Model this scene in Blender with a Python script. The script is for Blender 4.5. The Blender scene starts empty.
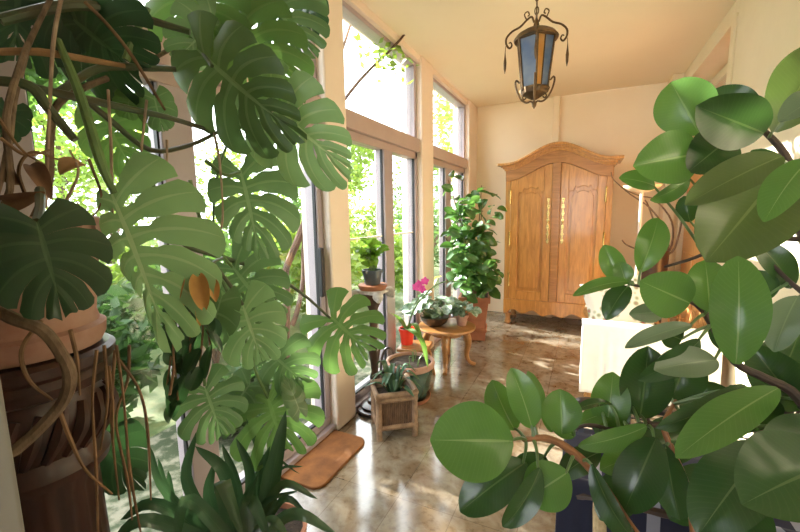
import bpy, math, random
from mathutils import Vector as V, Matrix
random.seed(7)
S = bpy.context.scene
COL = S.collection
# ------------------------------------------------------------------ camera
F = 390.8; CX, CY = 400., 266.; H = 1.4
TH, PS, RO = .1343, .4456, -.016
FW = V((-math.sin(PS)*math.cos(TH), math.cos(PS)*math.cos(TH), -math.sin(TH)))
r0 = V((math.cos(PS), math.sin(PS), 0)); u0 = r0.cross(FW)
RT = math.cos(RO)*r0 + math.sin(RO)*u0
UP = -math.sin(RO)*r0 + math.cos(RO)*u0
CAM = V((0, 0, H))
cd = bpy.data.cameras.new('camera'); cd.sensor_width = 36; cd.lens = F/800*36; cd.clip_start = .02
co = bpy.data.objects.new('camera', cd); COL.objects.link(co)
m = Matrix((RT, UP, -FW)).transposed().to_4x4(); m.translation = CAM
co.matrix_world = m; S.camera = co

def P(x, y, d):                       # a point of the place seen at x, y and d metres deep
    return CAM + d*(FW + (x-CX)/F*RT - (y-CY)/F*UP)
def PY(x, y, Y):
    r = FW + (x-CX)/F*RT - (y-CY)/F*UP
    return CAM + r*(Y/r.y)

# ------------------------------------------------------------------ mesh builder
ORI = {}
class MB:
    def __init__(s): s.v = []; s.f = []; s.uv = {}; s.mi = {}
    def add(s, vs, fs, uvs=None, mi=0):
        o = len(s.v); s.v += [V(p) for p in vs]
        for f in fs:
            i = len(s.f); s.f.append([o+k for k in f])
            if uvs: s.uv[i] = [uvs[k] for k in f]
            if mi: s.mi[i] = mi
        return s
    def box(s, a, b, mi=0, M=None):
        x0, y0, z0 = a; x1, y1, z1 = b
        vs = [V(p) for p in ((x0,y0,z0),(x1,y0,z0),(x1,y1,z0),(x0,y1,z0),(x0,y0,z1),(x1,y0,z1),(x1,y1,z1),(x0,y1,z1))]
        if M is not None: vs = [M @ p for p in vs]
        return s.add(vs, [(0,3,2,1),(4,5,6,7),(0,1,5,4),(1,2,6,5),(2,3,7,6),(3,0,4,7)], mi=mi)
    def lathe(s, prof, c=(0,0,0), seg=32, mi=0, M=None, cap=True):
        vs = []; fs = []; n = len(prof)
        for r, z in prof:
            for k in range(seg):
                a = 2*math.pi*k/seg; p = V((r*math.cos(a), r*math.sin(a), z))
                if M is not None: p = M @ p
                vs.append(p + V(c))
        for i in range(n-1):
            for k in range(seg):
                k2 = (k+1) % seg
                fs.append((i*seg+k, i*seg+k2, (i+1)*seg+k2, (i+1)*seg+k))
        if cap:
            fs.append(tuple(range(seg))[::-1]); fs.append(tuple((n-1)*seg+k for k in range(seg)))
        return s.add(vs, fs, mi=mi)
    def tube(s, pts, r, seg=8, sub=4, mi=0, smooth=True):
        pts = [V(p) for p in pts]
        rs = list(r) if isinstance(r, (list, tuple)) else [r]*len(pts)
        if smooth and len(pts) > 2:
            q = [2*pts[0]-pts[1]] + pts + [2*pts[-1]-pts[-2]]; o = []; ro = []
            for i in range(1, len(q)-2):
                for k in range(sub):
                    t = k/sub; a, b, c, d = q[i-1], q[i], q[i+1], q[i+2]
                    o.append(.5*((2*b)+(c-a)*t+(2*a-5*b+4*c-d)*t*t+(3*b-a-3*c+d)*t**3))
                    ro.append(rs[i-1]*(1-t)+rs[i]*t)
            o.append(pts[-1]); ro.append(rs[-1]); pts, rs = o, ro
        vs = []; fs = []; n = len(pts); nrm = None
        for i in range(n):
            t = (pts[min(i+1, n-1)]-pts[max(i-1, 0)])
            if t.length < 1e-9: t = V((0,0,1))
            t.normalize()
            if nrm is None:
                nrm = t.orthogonal().normalized()
            else:
                nrm = nrm - t*nrm.dot(t)
                nrm = nrm.normalized() if nrm.length > 1e-6 else t.orthogonal().normalized()
            b = t.cross(nrm)
            for k in range(seg):
                a = 2*math.pi*k/seg
                vs.append(pts[i] + rs[i]*(math.cos(a)*nrm + math.sin(a)*b))
        for i in range(n-1):
            for k in range(seg):
                k2 = (k+1) % seg
                fs.append((i*seg+k, i*seg+k2, (i+1)*seg+k2, (i+1)*seg+k))
        fs.append(tuple(range(seg))[::-1]); fs.append(tuple((n-1)*seg+k for k in range(seg)))
        return s.add(vs, fs, mi=mi)
    def slab(s, x0, x1, zb, zt, y0, y1, n=24, mi=0):   # solid between two curves over x, y0 (front) to y1
        vs = []; fs = []
        zb = zb if callable(zb) else (lambda x, c=zb: c); zt = zt if callable(zt) else (lambda x, c=zt: c)
        for i in range(n+1):
            x = x0+(x1-x0)*i/n
            vs += [(x,y0,zb(x)),(x,y0,zt(x)),(x,y1,zt(x)),(x,y1,zb(x))]
        for i in range(n):
            a = i*4; b = a+4
            fs += [(a,b,b+1,a+1),(a+1,b+1,b+2,a+2),(a+2,b+2,b+3,a+3),(a+3,b+3,b,a)]
        fs += [(0,1,2,3),(n*4+3,n*4+2,n*4+1,n*4)]
        return s.add(vs, fs, mi=mi)
    def ball(s, c, r, seg=12, mi=0, sq=(1,1,1)):
        n = seg//2; prof = [(max(1e-4, math.sin(math.pi*i/n))*r, -math.cos(math.pi*i/n)*r) for i in range(n+1)]
        return s.lathe(prof, c, seg, mi, Matrix.Diagonal((*sq, 1)))
    def build(s, name, mat, parent=None, sharp=35, bevel=0, base=None):
        me = bpy.data.meshes.new(name)
        if parent is not None: o0 = ORI[parent.as_pointer()]
        elif base is not None: o0 = V(base)
        else:
            xs = [p.x for p in s.v]; ys = [p.y for p in s.v]; zs = [p.z for p in s.v]
            o0 = V(((min(xs)+max(xs))/2, (min(ys)+max(ys))/2, min(zs)))
        me.from_pydata([tuple(p-o0) for p in s.v], [], s.f)
        if s.uv:
            ul = me.uv_layers.new(name='UVMap')
            for i, uvs in s.uv.items():
                pl = me.polygons[i]
                for k, li in enumerate(pl.loop_indices): ul.data[li].uv = uvs[k]
        mats = mat if isinstance(mat, (list, tuple)) else [mat]
        for q in mats: me.materials.append(q)
        for i, k in s.mi.items(): me.polygons[i].material_index = k
        for p in me.polygons: p.use_smooth = True
        me.set_sharp_from_angle(angle=math.radians(sharp))
        me.update()
        ob = bpy.data.objects.new(name, me); COL.objects.link(ob)
        if parent is not None: ob.parent = parent
        else: ob.location = o0
        ORI[ob.as_pointer()] = o0
        if bevel:
            b = ob.modifiers.new('bevel', 'BEVEL'); b.width = bevel; b.segments = 2; b.limit_method = 'ANGLE'; b.angle_limit = math.radians(40)
        return ob
def thing(name, loc, label, cat, group=None):
    o = bpy.data.objects.new(name, None); COL.objects.link(o); o.location = loc; o.empty_display_size = .1
    ORI[o.as_pointer()] = V(loc); o['label'] = label; o['category'] = cat
    if group: o['group'] = group
    return o
def tag(o, label, cat, group=None):
    o['label'] = label; o['category'] = cat
    if group: o['group'] = group
    return o
def struct(o): o['kind'] = 'structure'; return o
def rotm(c, deg): return Matrix.Translation(V(c)) @ Matrix.Rotation(math.radians(deg), 4, 'Z')

# ------------------------------------------------------------------ materials
def nt(name):
    m = bpy.data.materials.new(name); m.use_nodes = True; n = m.node_tree
    return m, n, n.nodes, n.links, n.nodes['Principled BSDF']
def noise_mix(N, L, c1, c2, scale, detail=4, coord='Object', stretch=None, lo=.35, hi=.65, rough=.6, dist=0):
    tc = N.new('ShaderNodeTexCoord'); src = tc.outputs[coord]
    if stretch:
        mp = N.new('ShaderNodeMapping'); mp.inputs['Scale'].default_value = stretch; L.new(src, mp.inputs[0]); src = mp.outputs[0]
    no = N.new('ShaderNodeTexNoise'); no.inputs['Scale'].default_value = scale; no.inputs['Detail'].default_value = detail
    no.inputs['Roughness'].default_value = rough; no.inputs['Distortion'].default_value = dist
    L.new(src, no.inputs[0])
    mr = N.new('ShaderNodeMapRange'); mr.inputs[1].default_value = lo; mr.inputs[2].default_value = hi; L.new(no.outputs[0], mr.inputs[0])
    mx = N.new('ShaderNodeMix'); mx.data_type = 'RGBA'; L.new(mr.outputs[0], mx.inputs[0])
    mx.inputs[6].default_value = (*c1, 1); mx.inputs[7].default_value = (*c2, 1)
    return mx.outputs[2], no.outputs[0]
def bump(N, L, b, h, st=.3, d=.01):
    bp = N.new('ShaderNodeBump'); bp.inputs['Strength'].default_value = st; bp.inputs['Distance'].default_value = d
    L.new(h, bp.inputs['Height']); L.new(bp.outputs[0], b.inputs['Normal'])
def mat(name, c1, c2=None, scale=8, rough=.5, metal=0, stretch=None, bmp=0, lo=.35, hi=.65, dist=0, coat=0, detail=4):
    m, n, N, L, b = nt(name)
    c2 = c2 or tuple(x*.9 for x in c1)
    c, h = noise_mix(N, L, c1, c2, scale, stretch=stretch, lo=lo, hi=hi, dist=dist, detail=detail)
    L.new(c, b.inputs['Base Color']); b.inputs['Roughness'].default_value = rough; b.inputs['Metallic'].default_value = metal
    b.inputs['Coat Weight'].default_value = coat; b.inputs['Coat Roughness'].default_value = .1
    if bmp: bump(N, L, b, h, bmp)
    return m
def math_node(N, L, op, a, bb=None, clamp=False):
    q = N.new('ShaderNodeMath'); q.operation = op; q.use_clamp = clamp
    for i, x in enumerate((a, bb)):
        if x is None: continue
        if isinstance(x, (int, float)): q.inputs[i].default_value = x
        else: L.new(x, q.inputs[i])
    return q.outputs[0]
def leaf_mat(name, c1, c2, vein, back, rough=.35, trans=.3, kind='monstera', scale=6, veinamt=.8, tcol=None):
    """leaf: u runs across (or within a lobe), v runs outwards / along"""
    m, n, N, L, b = nt(name)
    c, h = noise_mix(N, L, c1, c2, scale, detail=3)
    uv = N.new('ShaderNodeUVMap'); sp = N.new('ShaderNodeSeparateXYZ'); L.new(uv.outputs[0], sp.inputs[0])
    u, v = sp.outputs[0], sp.outputs[1]
    if kind == 'monstera':
        mid = math_node(N, L, 'LESS_THAN', v, .04)
        d = math_node(N, L, 'ABSOLUTE', math_node(N, L, 'SUBTRACT', u, .5))
        w = math_node(N, L, 'MULTIPLY', math_node(N, L, 'SUBTRACT', 1.0, v), .10)
        lat = math_node(N, L, 'LESS_THAN', d, w)
        lat = math_node(N, L, 'MULTIPLY', lat, .55)
        vv = math_node(N, L, 'MAXIMUM', mid, lat)
    else:
        d = math_node(N, L, 'ABSOLUTE', math_node(N, L, 'SUBTRACT', u, .5))
        mid = math_node(N, L, 'LESS_THAN', d, math_node(N, L, 'MULTIPLY', math_node(N, L, 'SUBTRACT', 1.1, v), .026))
        ph = math_node(N, L, 'SUBTRACT', v, math_node(N, L, 'MULTIPLY', d, .35))
        wv = math_node(N, L, 'SINE', math_node(N, L, 'MULTIPLY', ph, 130.))
        lat = math_node(N, L, 'MULTIPLY', math_node(N, L, 'GREATER_THAN', wv, .85), .10)
        vv = math_node(N, L, 'MAXIMUM', mid, lat)
    vv = math_node(N, L, 'MULTIPLY', vv, veinamt)
    g = N.new('ShaderNodeNewGeometry')
    mx = N.new('ShaderNodeMix'); mx.data_type = 'RGBA'; L.new(math_node(N, L, 'MULTIPLY', g.outputs['Backfacing'], .75), mx.inputs[0])
    L.new(c, mx.inputs[6]); mx.inputs[7].default_value = (*back, 1)
    mb = N.new('ShaderNodeMix'); mb.data_type = 'RGBA'; L.new(vv, mb.inputs[0]); L.new(mx.outputs[2], mb.inputs[6]); mb.inputs[7].default_value = (*vein, 1)
    L.new(mb.outputs[2], b.inputs['Base Color']); b.inputs['Roughness'].default_value = rough
    bump(N, L, b, vv, .25, .004)
    tr = N.new('ShaderNodeBsdfTranslucent'); ms = N.new('ShaderNodeMixShader'); ms.inputs[0].default_value = trans
    tr.inputs[0].default_value = (*(tcol or (c1[0]*1.7+.02, c1[1]*1.7+.04, c1[2]*1.3)), 1)
    L.new(b.outputs[0], ms.inputs[1]); L.new(tr.outputs[0], ms.inputs[2])
    L.new(ms.outputs[0], N['Material Output'].inputs[0])
    return m
M = {}
M['plaster'] = mat('peach plaster', (.88,.75,.55), (.86,.725,.525), 3, .75, bmp=.03)
M['ceiling'] = mat('cream ceiling paint', (.85,.74,.57), (.83,.72,.55), 2, .75)
M['rightwall'] = mat('tan plaster', (.80,.69,.50), (.76,.65,.46), 3, .7)
M['post'] = mat('pale peach paint', (.82,.70,.60), (.79,.67,.57), 4, .5)
M['pvc'] = mat('mauve brown aluminium', (.40,.34,.37), (.37,.31,.34), 5, .35)
M['railbrown'] = mat('rose brown rail', (.45,.35,.33), (.42,.32,.30), 5, .4)
M['gasket'] = mat('black rubber gasket', (.02,.02,.025), None, 9, .5)
M['white'] = mat('white paint', (.80,.77,.72), (.77,.74,.69), 4, .45)
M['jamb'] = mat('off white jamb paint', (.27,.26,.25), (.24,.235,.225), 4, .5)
M['hall'] = mat('grey hall paint', (.38,.37,.35), (.36,.35,.33), 4, .6)
M['salmon'] = mat('salmon wall', (.72,.27,.16), (.68,.25,.15), 3, .7)
M['walnut'] = mat('cherry wood', (.62,.32,.09), (.36,.16,.038), 5, .28, stretch=(6,6,.7), lo=.3, hi=.72, dist=1.2, coat=.35)
M['walnut2'] = mat('darker cherry wood', (.48,.235,.07), (.28,.12,.03), 5, .3, stretch=(.8,6,6), lo=.3, hi=.72, dist=1, coat=.35)
M['doorwood'] = mat('orange wood door', (.68,.33,.10), (.58,.27,.08), 5, .35, stretch=(5,5,.6))
M['brass'] = mat('brass', (.80,.62,.25), (.6,.43,.14), 30, .25, 1)
M['mahogany'] = mat('dark red mahogany', (.06,.018,.011), (.028,.008,.006), 6, .42, stretch=(4,4,.6), coat=.12)
M['darkstand'] = mat('dark turned wood', (.075,.04,.028), (.03,.018,.014), 10, .3, coat=.4)
M['terra'] = mat('terracotta', (.40,.16,.08), (.30,.115,.06), 9, .75, bmp=.1)
M['terrapale'] = mat('weathered terracotta', (.44,.28,.22), (.32,.15,.105), 7, .8, bmp=.1)
M['soil'] = mat('potting soil', (.05,.032,.02), (.02,.013,.009), 40, .95, bmp=.8)
M['rattan'] = mat('honey rattan', (.52,.27,.09), (.33,.15,.045), 40, .4, bmp=.2)
M['bamboo'] = mat('aged bamboo', (.20,.115,.065), (.085,.045,.026), 22, .55, bmp=.2, stretch=(3,3,1))
M['bamboop'] = mat('pale bamboo post', (.36,.23,.14), (.17,.10,.06), 16, .5, bmp=.15)
M['tablewood'] = mat('honey table wood', (.38,.18,.06), (.25,.11,.033), 6, .3, stretch=(1,6,6), coat=.3)
M['greenglaze'] = mat('dark green glaze', (.03,.085,.065), (.018,.05,.042), 12, .2, coat=.6)
M['redpot'] = mat('red plastic', (.72,.045,.02), (.66,.035,.015), 9, .3)
M['greypot'] = mat('dark grey plastic', (.075,.095,.115), (.06,.075,.09), 9, .4)
M['stone'] = mat('pale carved stone', (.62,.60,.58), (.36,.34,.33), 20, .6, bmp=.3)
M['iron'] = mat('bronzed wrought iron', (.085,.05,.025), (.16,.09,.035), 25, .42, .7)
M['mat'] = mat('brown coir', (.27,.105,.03), (.15,.055,.016), 9, .95, bmp=.6, detail=8)
M['throw'] = mat('white cotton throw', (.86,.83,.80), (.82,.79,.76), 20, .9, bmp=.15)
M['navy'] = mat('navy blanket', (.018,.02,.042), (.012,.013,.028), 20, .9, bmp=.1)
M['greystripe'] = mat('pale grey wool', (.40,.40,.46), (.30,.30,.36), 20, .9)
M['rope'] = mat('cream rope', (.62,.47,.27), (.45,.32,.17), 60, .9, bmp=.4)
M['bark'] = mat('grey brown bark', (.25,.17,.11), (.11,.07,.045), 14, .85, bmp=.5, stretch=(3,3,1))
M['barkgarden'] = mat('shrub bark', (.13,.075,.05), (.07,.04,.028), 14, .85, bmp=.5)
M['root'] = mat('aerial root', (.24,.135,.07), (.12,.065,.035), 18, .8)
M['palroot'] = mat('pale aerial root', (.42,.31,.23), (.25,.16,.11), 18, .8)
M['petiole'] = mat('green petiole', (.13,.22,.07), (.09,.15,.05), 9, .4)
M['petioled'] = mat('olive petiole', (.075,.11,.05), (.10,.085,.05), 9, .45)
M['dry'] = mat('dried sheath', (.42,.24,.11), (.22,.12,.06), 10, .8)
M['sheath'] = mat('dried orange sheath', (.62,.36,.10), (.42,.22,.07), 10, .7)
M['drydark'] = mat('withered brown leaf', (.25,.13,.07), (.12,.06,.035), 10, .8)
M['ficstem'] = mat('rust brown stem', (.33,.14,.05), (.20,.085,.035), 22, .5, bmp=.2)
M['ficdark'] = mat('dark ficus bark', (.075,.045,.03), (.04,.025,.018), 22, .6)
M['pink'] = mat('orchid petal', (.80,.10,.42), (.65,.05,.30), 20, .5)
M['shade'] = mat('cream glass shade', (.85,.72,.52), (.82,.69,.49), 5, .35)
# floral cushion
def floral():
    m, n, N, L, b = nt('floral cotton')
    tc = N.new('ShaderNodeTexCoord'); vo = N.new('ShaderNodeTexVoronoi'); vo.inputs['Scale'].default_value = 16; L.new(tc.outputs['Object'], vo.inputs[0])
    cr = N.new('ShaderNodeValToRGB'); e = cr.color_ramp.elements
    e[0].position = .12; e[0].color = (.42,.12,.14,1); e[1].position = .42; e[1].color = (.80,.74,.66,1)
    q = e.new(.25); q.color = (.30,.34,.20,1)
    L.new(vo.outputs[0], cr.inputs[0]); L.new(cr.outputs[0], b.inputs['Base Color']); b.inputs['Roughness'].default_value = .9
    return m
M['floral'] = floral()
# floor: square polished tiles, mottled marble
def floor_mat():
    m, n, N, L, b = nt('polished marble tiles')
    tc = N.new('ShaderNodeTexCoord'); mp = N.new('ShaderNodeMapping'); L.new(tc.outputs['Object'], mp.inputs[0])
    mp.inputs['Location'].default_value = (TILE_X, TILE_Y, 0)
    br = N.new('ShaderNodeTexBrick'); br.offset = 0; br.inputs['Scale'].default_value = 1
    br.inputs['Brick Width'].default_value = .285; br.inputs['Row Height'].default_value = .57; br.inputs['Mortar Size'].default_value = .0017
    br.inputs['Mortar Smooth'].default_value = .1; br.inputs['Bias'].default_value = 0
    br.inputs['Color1'].default_value = (.9,.9,.9,1); br.inputs['Color2'].default_value = (1.12,1.1,1.08,1); br.inputs['Mortar'].default_value = (.55,.5,.45,1)
    L.new(mp.outputs[0], br.inputs[0])
    c, h = noise_mix(N, L, (.125,.08,.04), (.27,.235,.185), 6, detail=8, lo=.38, hi=.62, dist=.9)
    c2, h2 = noise_mix(N, L, (.065,.04,.02), (.26,.21,.15), 26, detail=6, lo=.36, hi=.5)
    no = N.new('ShaderNodeTexNoise'); no.inputs['Scale'].default_value = 4; L.new(tc.outputs['Object'], no.inputs[0])
    mx = N.new('ShaderNodeMix'); mx.data_type = 'RGBA'; mx.inputs[0].default_value = .3; L.new(c, mx.inputs[6]); L.new(c2, mx.inputs[7])
    mm = N.new('ShaderNodeMix'); mm.data_type = 'RGBA'; mm.blend_type = 'MULTIPLY'; mm.inputs[0].default_value = 1
    L.new(mx.outputs[2], mm.inputs[6]); L.new(br.outputs[0], mm.inputs[7]); L.new(mm.outputs[2], b.inputs['Base Color'])
    b.inputs['Roughness'].default_value = .13; b.inputs['IOR'].default_value = 1.75; b.inputs['Specular IOR Level'].default_value = .85
    bump(N, L, b, h2, .03, .002)
    return m
TILE_X, TILE_Y = .79+.285*10, -1.585+.57*20
M['floor'] = floor_mat()
def glass_mat(name, tint=(.97,.99,.98), refl=1.0):
    m = bpy.data.materials.new(name); m.use_nodes = True; N = m.node_tree.nodes; L = m.node_tree.links; N.clear()
    o = N.new('ShaderNodeOutputMaterial'); t = N.new('ShaderNodeBsdfTransparent'); t.inputs[0].default_value = (*tint, 1)
    g = N.new('ShaderNodeBsdfGlossy'); g.inputs['Roughness'].default_value = .02
    lw = N.new('ShaderNodeLayerWeight'); lw.inputs[0].default_value = .5
    pw = N.new('ShaderNodeMath'); pw.operation = 'POWER'; pw.inputs[1].default_value = 5; L.new(lw.outputs['Facing'], pw.inputs[0])
    mu = N.new('ShaderNodeMath'); mu.operation = 'MULTIPLY_ADD'; mu.inputs[1].default_value = .6*refl; mu.inputs[2].default_value = .02*refl; L.new(pw.outputs[0], mu.inputs[0])
    ms = N.new('ShaderNodeMixShader'); L.new(mu.outputs[0], ms.inputs[0]); L.new(t.outputs[0], ms.inputs[1]); L.new(g.outputs[0], ms.inputs[2]); L.new(ms.outputs[0], o.inputs[0])
    return m
M['glass'] = glass_mat('window glass')
def lantern_glass(name, c1, c2):
    m, n, N, L, b = nt(name)
    c, h = noise_mix(N, L, c1, c2, 5, detail=3)
    L.new(c, b.inputs['Base Color']); b.inputs['Roughness'].default_value = .25
    tr = N.new('ShaderNodeBsdfTranslucent'); L.new(c, tr.inputs[0]); ms = N.new('ShaderNodeMixShader'); ms.inputs[0].default_value = .55
    L.new(b.outputs[0], ms.inputs[1]); L.new(tr.outputs[0], ms.inputs[2]); L.new(ms.outputs[0], N['Material Output'].inputs[0])
    return m
M['lblue'] = lantern_glass('blue stained glass', (.16,.24,.42), (.40,.46,.52))
M['lamber'] = lantern_glass('amber stained glass', (.75,.40,.10), (.80,.52,.22))
M['lawn'] = mat('mown lawn', (.05,.085,.02), (.10,.115,.035), 9, .9, bmp=.5, detail=8)
M['patio'] = mat('dappled gravel path', (.035,.05,.02), (.19,.18,.13), 11, .9, bmp=.3, detail=9, lo=.45, hi=.62)  # dappled sun and shade painted into the gravel colour as noise
M['wallstone'] = mat('brown rubble stone', (.26,.16,.10), (.15,.11,.07), 9, .9, bmp=.6)
# plant materials
LM = {}
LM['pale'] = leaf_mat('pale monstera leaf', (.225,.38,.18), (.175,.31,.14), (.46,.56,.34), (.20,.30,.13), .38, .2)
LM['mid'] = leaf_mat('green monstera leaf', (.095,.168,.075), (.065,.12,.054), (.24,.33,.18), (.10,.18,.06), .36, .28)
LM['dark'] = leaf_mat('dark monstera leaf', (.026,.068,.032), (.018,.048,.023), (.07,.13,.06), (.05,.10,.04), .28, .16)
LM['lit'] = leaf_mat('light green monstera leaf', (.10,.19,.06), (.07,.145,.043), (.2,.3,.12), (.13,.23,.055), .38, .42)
FM = {}
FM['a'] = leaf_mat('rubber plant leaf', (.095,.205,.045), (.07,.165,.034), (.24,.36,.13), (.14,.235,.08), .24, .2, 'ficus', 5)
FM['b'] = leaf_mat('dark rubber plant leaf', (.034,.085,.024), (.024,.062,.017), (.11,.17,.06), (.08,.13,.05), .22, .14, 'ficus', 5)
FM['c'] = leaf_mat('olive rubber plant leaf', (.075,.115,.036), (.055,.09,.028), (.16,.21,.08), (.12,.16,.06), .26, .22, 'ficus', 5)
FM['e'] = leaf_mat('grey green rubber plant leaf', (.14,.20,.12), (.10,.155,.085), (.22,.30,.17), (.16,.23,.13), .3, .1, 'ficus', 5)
LM['clivia'] = leaf_mat('strap leaf', (.05,.11,.06), (.03,.075,.04), (.10,.17,.09), (.08,.14,.07), .2, .12, 'ficus', 4, .35)
LM['shrub'] = leaf_mat('glossy shrub leaf', (.065,.155,.04), (.04,.105,.027), (.15,.24,.10), (.12,.2,.08), .22, .25, 'ficus', 3)
LM['basil'] = leaf_mat('bright young leaf', (.17,.32,.045), (.12,.25,.035), (.3,.45,.12), (.22,.36,.08), .4, .4, 'ficus', 3)
LM['cycl'] = leaf_mat('silver marbled leaf', (.06,.13,.065), (.36,.44,.36), (.3,.4,.3), (.14,.2,.12), .35, .15, 'ficus', 40)
LM['orchid'] = leaf_mat('orchid leaf', (.10,.20,.04), (.07,.15,.03), (.2,.3,.1), (.12,.2,.06), .3, .25, 'ficus', 3)
LM['yellow'] = leaf_mat('yellowed leaf', (.55,.5,.05), (.5,.42,.05), (.6,.55,.2), (.5,.45,.08), .4, .4, 'ficus', 3)
GM = [leaf_mat('garden leaf %s' % n, c, tuple(x*.75 for x in c), c, tuple(min(1, x*1.2) for x in c), .5, .42, 'ficus', 2, .1)
      for n, c in (('yellow green', (.15,.22,.04)), ('green', (.075,.145,.035)), ('deep', (.04,.09,.028)))]

# ------------------------------------------------------------------ leaves
def frame(base, tip, tilt, hint=None):
    base, tip = V(base), V(tip); ax = (tip-base); Ln = ax.length; ax.normalize()
    h = V(hint) if hint else (CAM-(base+tip)/2)
    n = (h - ax*h.dot(ax)); n = n.normalized() if n.length > 1e-5 else ax.orthogonal().normalized()
    n = Matrix.Rotation(math.radians(tilt), 3, ax) @ n
    return base, ax, n.cross(ax).normalized(), n, Ln
def ficus_leaf(base, tip, w, tilt=0, fold=.12, curl=.1, nu=14, nv=6, pw=.54, hint=None, wav=0., mb=None):
    b, ax, sd, n, Ln = frame(base, tip, tilt, hint); mb = mb or MB(); vs = []; uv = []; fs = []
    ph = random.random()*6
    for i in range(nu+1):
        u = i/nu
        hw = w/2*max(0., math.sin(math.pi*min(1, u**1.02)))**pw
        if u > .95: hw *= 1-.35*((u-.95)/.05)
        if i in (0,): hw = w*.05
        if i == nu: hw = 0.002
        for j in range(nv+1):
            t = j/nv*2-1
            z = abs(t)*hw*fold*2 - curl*Ln*(4*u*(u-1)+0) * 1.0
            z = abs(t)**1.3*hw*fold*2 + curl*Ln*(1-(2*u-1)**2) + wav*hw*math.sin(u*9+ph+t)*abs(t)
            p = b + ax*(u*Ln) + sd*(t*hw) + n*z
            vs.append(p); uv.append((j/nv, u))
    for i in range(nu):
        for j in range(nv):
            a = i*(nv+1)+j; fs.append((a, a+nv+1, a+nv+2, a+1))
    return mb.add(vs, fs, uv)
def monstera_leaf(base, tip, w, tilt=0, N=6, gap=.34, t0=.42, droop=.1, fold=.12, asym=1., seed=0, back=148, hint=None, hole=.25, asl=1.):
    """split heart shaped leaf: lobes run from the midrib, joined near it, slit towards the margin"""
    rnd = random.Random(seed); b, ax, sd, n, Ln = frame(base, tip, tilt, hint); mb = MB()
    mr = .80*Ln; nt_, nq = 12, 5
    for side in (1, -1):
        ws = w/2*(asym if side > 0 else asl)
        g_l = [rnd.uniform(.8, 1.15) for _ in range(N)]
        for i in range(N):
            vs = []; uv = []; fs = []
            lv = rnd.uniform(.96, 1.05); tw = rnd.uniform(-.03, .03)
            for a in range(nt_+1):
                t = a/nt_
                k = min(1, max(0, (t-t0)/.22)); g = gap*g_l[i]*k*k*(3-2*k)
                if hole and .12 < t < .34: g = max(g, hole*math.sin((t-.12)/.22*math.pi)*(.6 if i % 2 else 1))
                if i == N-1: g *= .8
                for q in range(nq+1):
                    qq = q/nq
                    qc = .5+(qq-.5)*(1-g)
                    if i == 0 and qq < .5 : qc = .5+(qq-.5)*(1-g*.3)
                    s = (i+qc)/N
                    ph = math.radians(back*(1-s)**1.05 + 8*s)
                    ph -= math.radians(26*math.sin(math.pi*min(1, s*1.05))*t)
                    l = ws*(.80+.42*math.sin(math.pi*min(1, s*.95+.08)) - .42*s**3)*lv*1.02
                    l = max(l, .20*Ln*s*s*1.15)
                    rr = 1-.09*abs(2*qq-1)**3*k
                    x = mr*s**.95 + l*t*rr*math.cos(ph); y = side*l*t*rr*math.sin(ph)
                    if s > .985: y *= .3
                    z = -droop*Ln*(max(0, x)/Ln)**2*1.2 - fold*abs(y)*(1.0*t) + fold*.9*abs(y)*(1-t)
                    z += .012*Ln*math.cos(2*math.pi*qq)*-1*min(1, t*3)*(1-t*.3) + tw*Ln*t*t
                    vs.append(b + ax*x + sd*y + n*z); uv.append((qq, t))
            for a in range(nt_):
                for q in range(nq):
                    c = a*(nq+1)+q
                    f = (c, c+1, c+nq+2, c+nq+1)
                    fs.append(f if side > 0 else f[::-1])
            mb.add(vs, fs, uv)
    return mb
def strap_leaf(pts, w, mb=None, hint=(0,0,1), fold=.25, nv=4, wf=None):
    pts = [V(p) for p in pts]; q = [2*pts[0]-pts[1]]+pts+[2*pts[-1]-pts[-2]]; o = []
    for i in range(1, len(q)-2):
        for k in range(6):
            t = k/6; a, b, c, d = q[i-1], q[i], q[i+1], q[i+2]
            o.append(.5*((2*b)+(c-a)*t+(2*a-5*b+4*c-d)*t*t+(3*b-a-3*c+d)*t**3))
    o.append(pts[-1]); n = len(o); vs = []; uv = []; fs = []; mb = mb or MB(); sd0 = None
    for i, p in enumerate(o):
        t = (o[min(n-1, i+1)]-o[max(0, i-1)]).normalized(); sd = t.cross(V(hint))
        if sd.length < .05: sd = sd0 or t.orthogonal()
        sd.normalize()
        if sd0 and sd.dot(sd0) < 0: sd = -sd
        sd0 = sd; nn = sd.cross(t); u = i/(n-1)
        hw = w/2*(wf(u) if wf else min(1, .55+u*1.5)*(1-u**3.5)**.8)
        for j in range(nv+1):
            x = j/nv*2-1; vs.append(p+sd*x*hw+nn*abs(x)*hw*fold); uv.append((j/nv, u))
    for i in range(n-1):
        for j in range(nv):
            a = i*(nv+1)+j; fs.append((a, a+1, a+nv+2, a+nv+1))
    return mb.add(vs, fs, uv)

# ================================================================== SETTING
XL, XR, YB, ZC = -1.42, .85, 5.43, 2.80
struct(MB().box((-1.66,-2.9,-.12), (1.9,5.65,0)).build('floor', M['floor'], base=(0,0,0)))
struct(MB().box((-1.66,-2.9,ZC), (1.9,5.65,ZC+.15)).build('ceiling', M['ceiling']))
wb = MB().box((-1.66,YB,0), (1.9,YB+.2,ZC)); wb.box((-.44,YB-.05,0), (-.36,YB+.01,ZC))
struct(wb.build('wall_back', M['plaster'], bevel=.008))
# right wall with a tall wide opening
OP0, OP1, OZ = 3.57, 5.2, 2.66
wr = MB().box((XR,-2.9,0), (XR+.28,OP0,ZC)).box((XR,OP0,OZ), (XR+.28,OP1,ZC)).box((XR,OP1,0), (XR+.28,YB,ZC)).box((XR-.10,5.16,0), (XR+.01,YB,ZC))
struct(wr.build('wall_right', M['rightwall'], bevel=.006))
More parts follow.
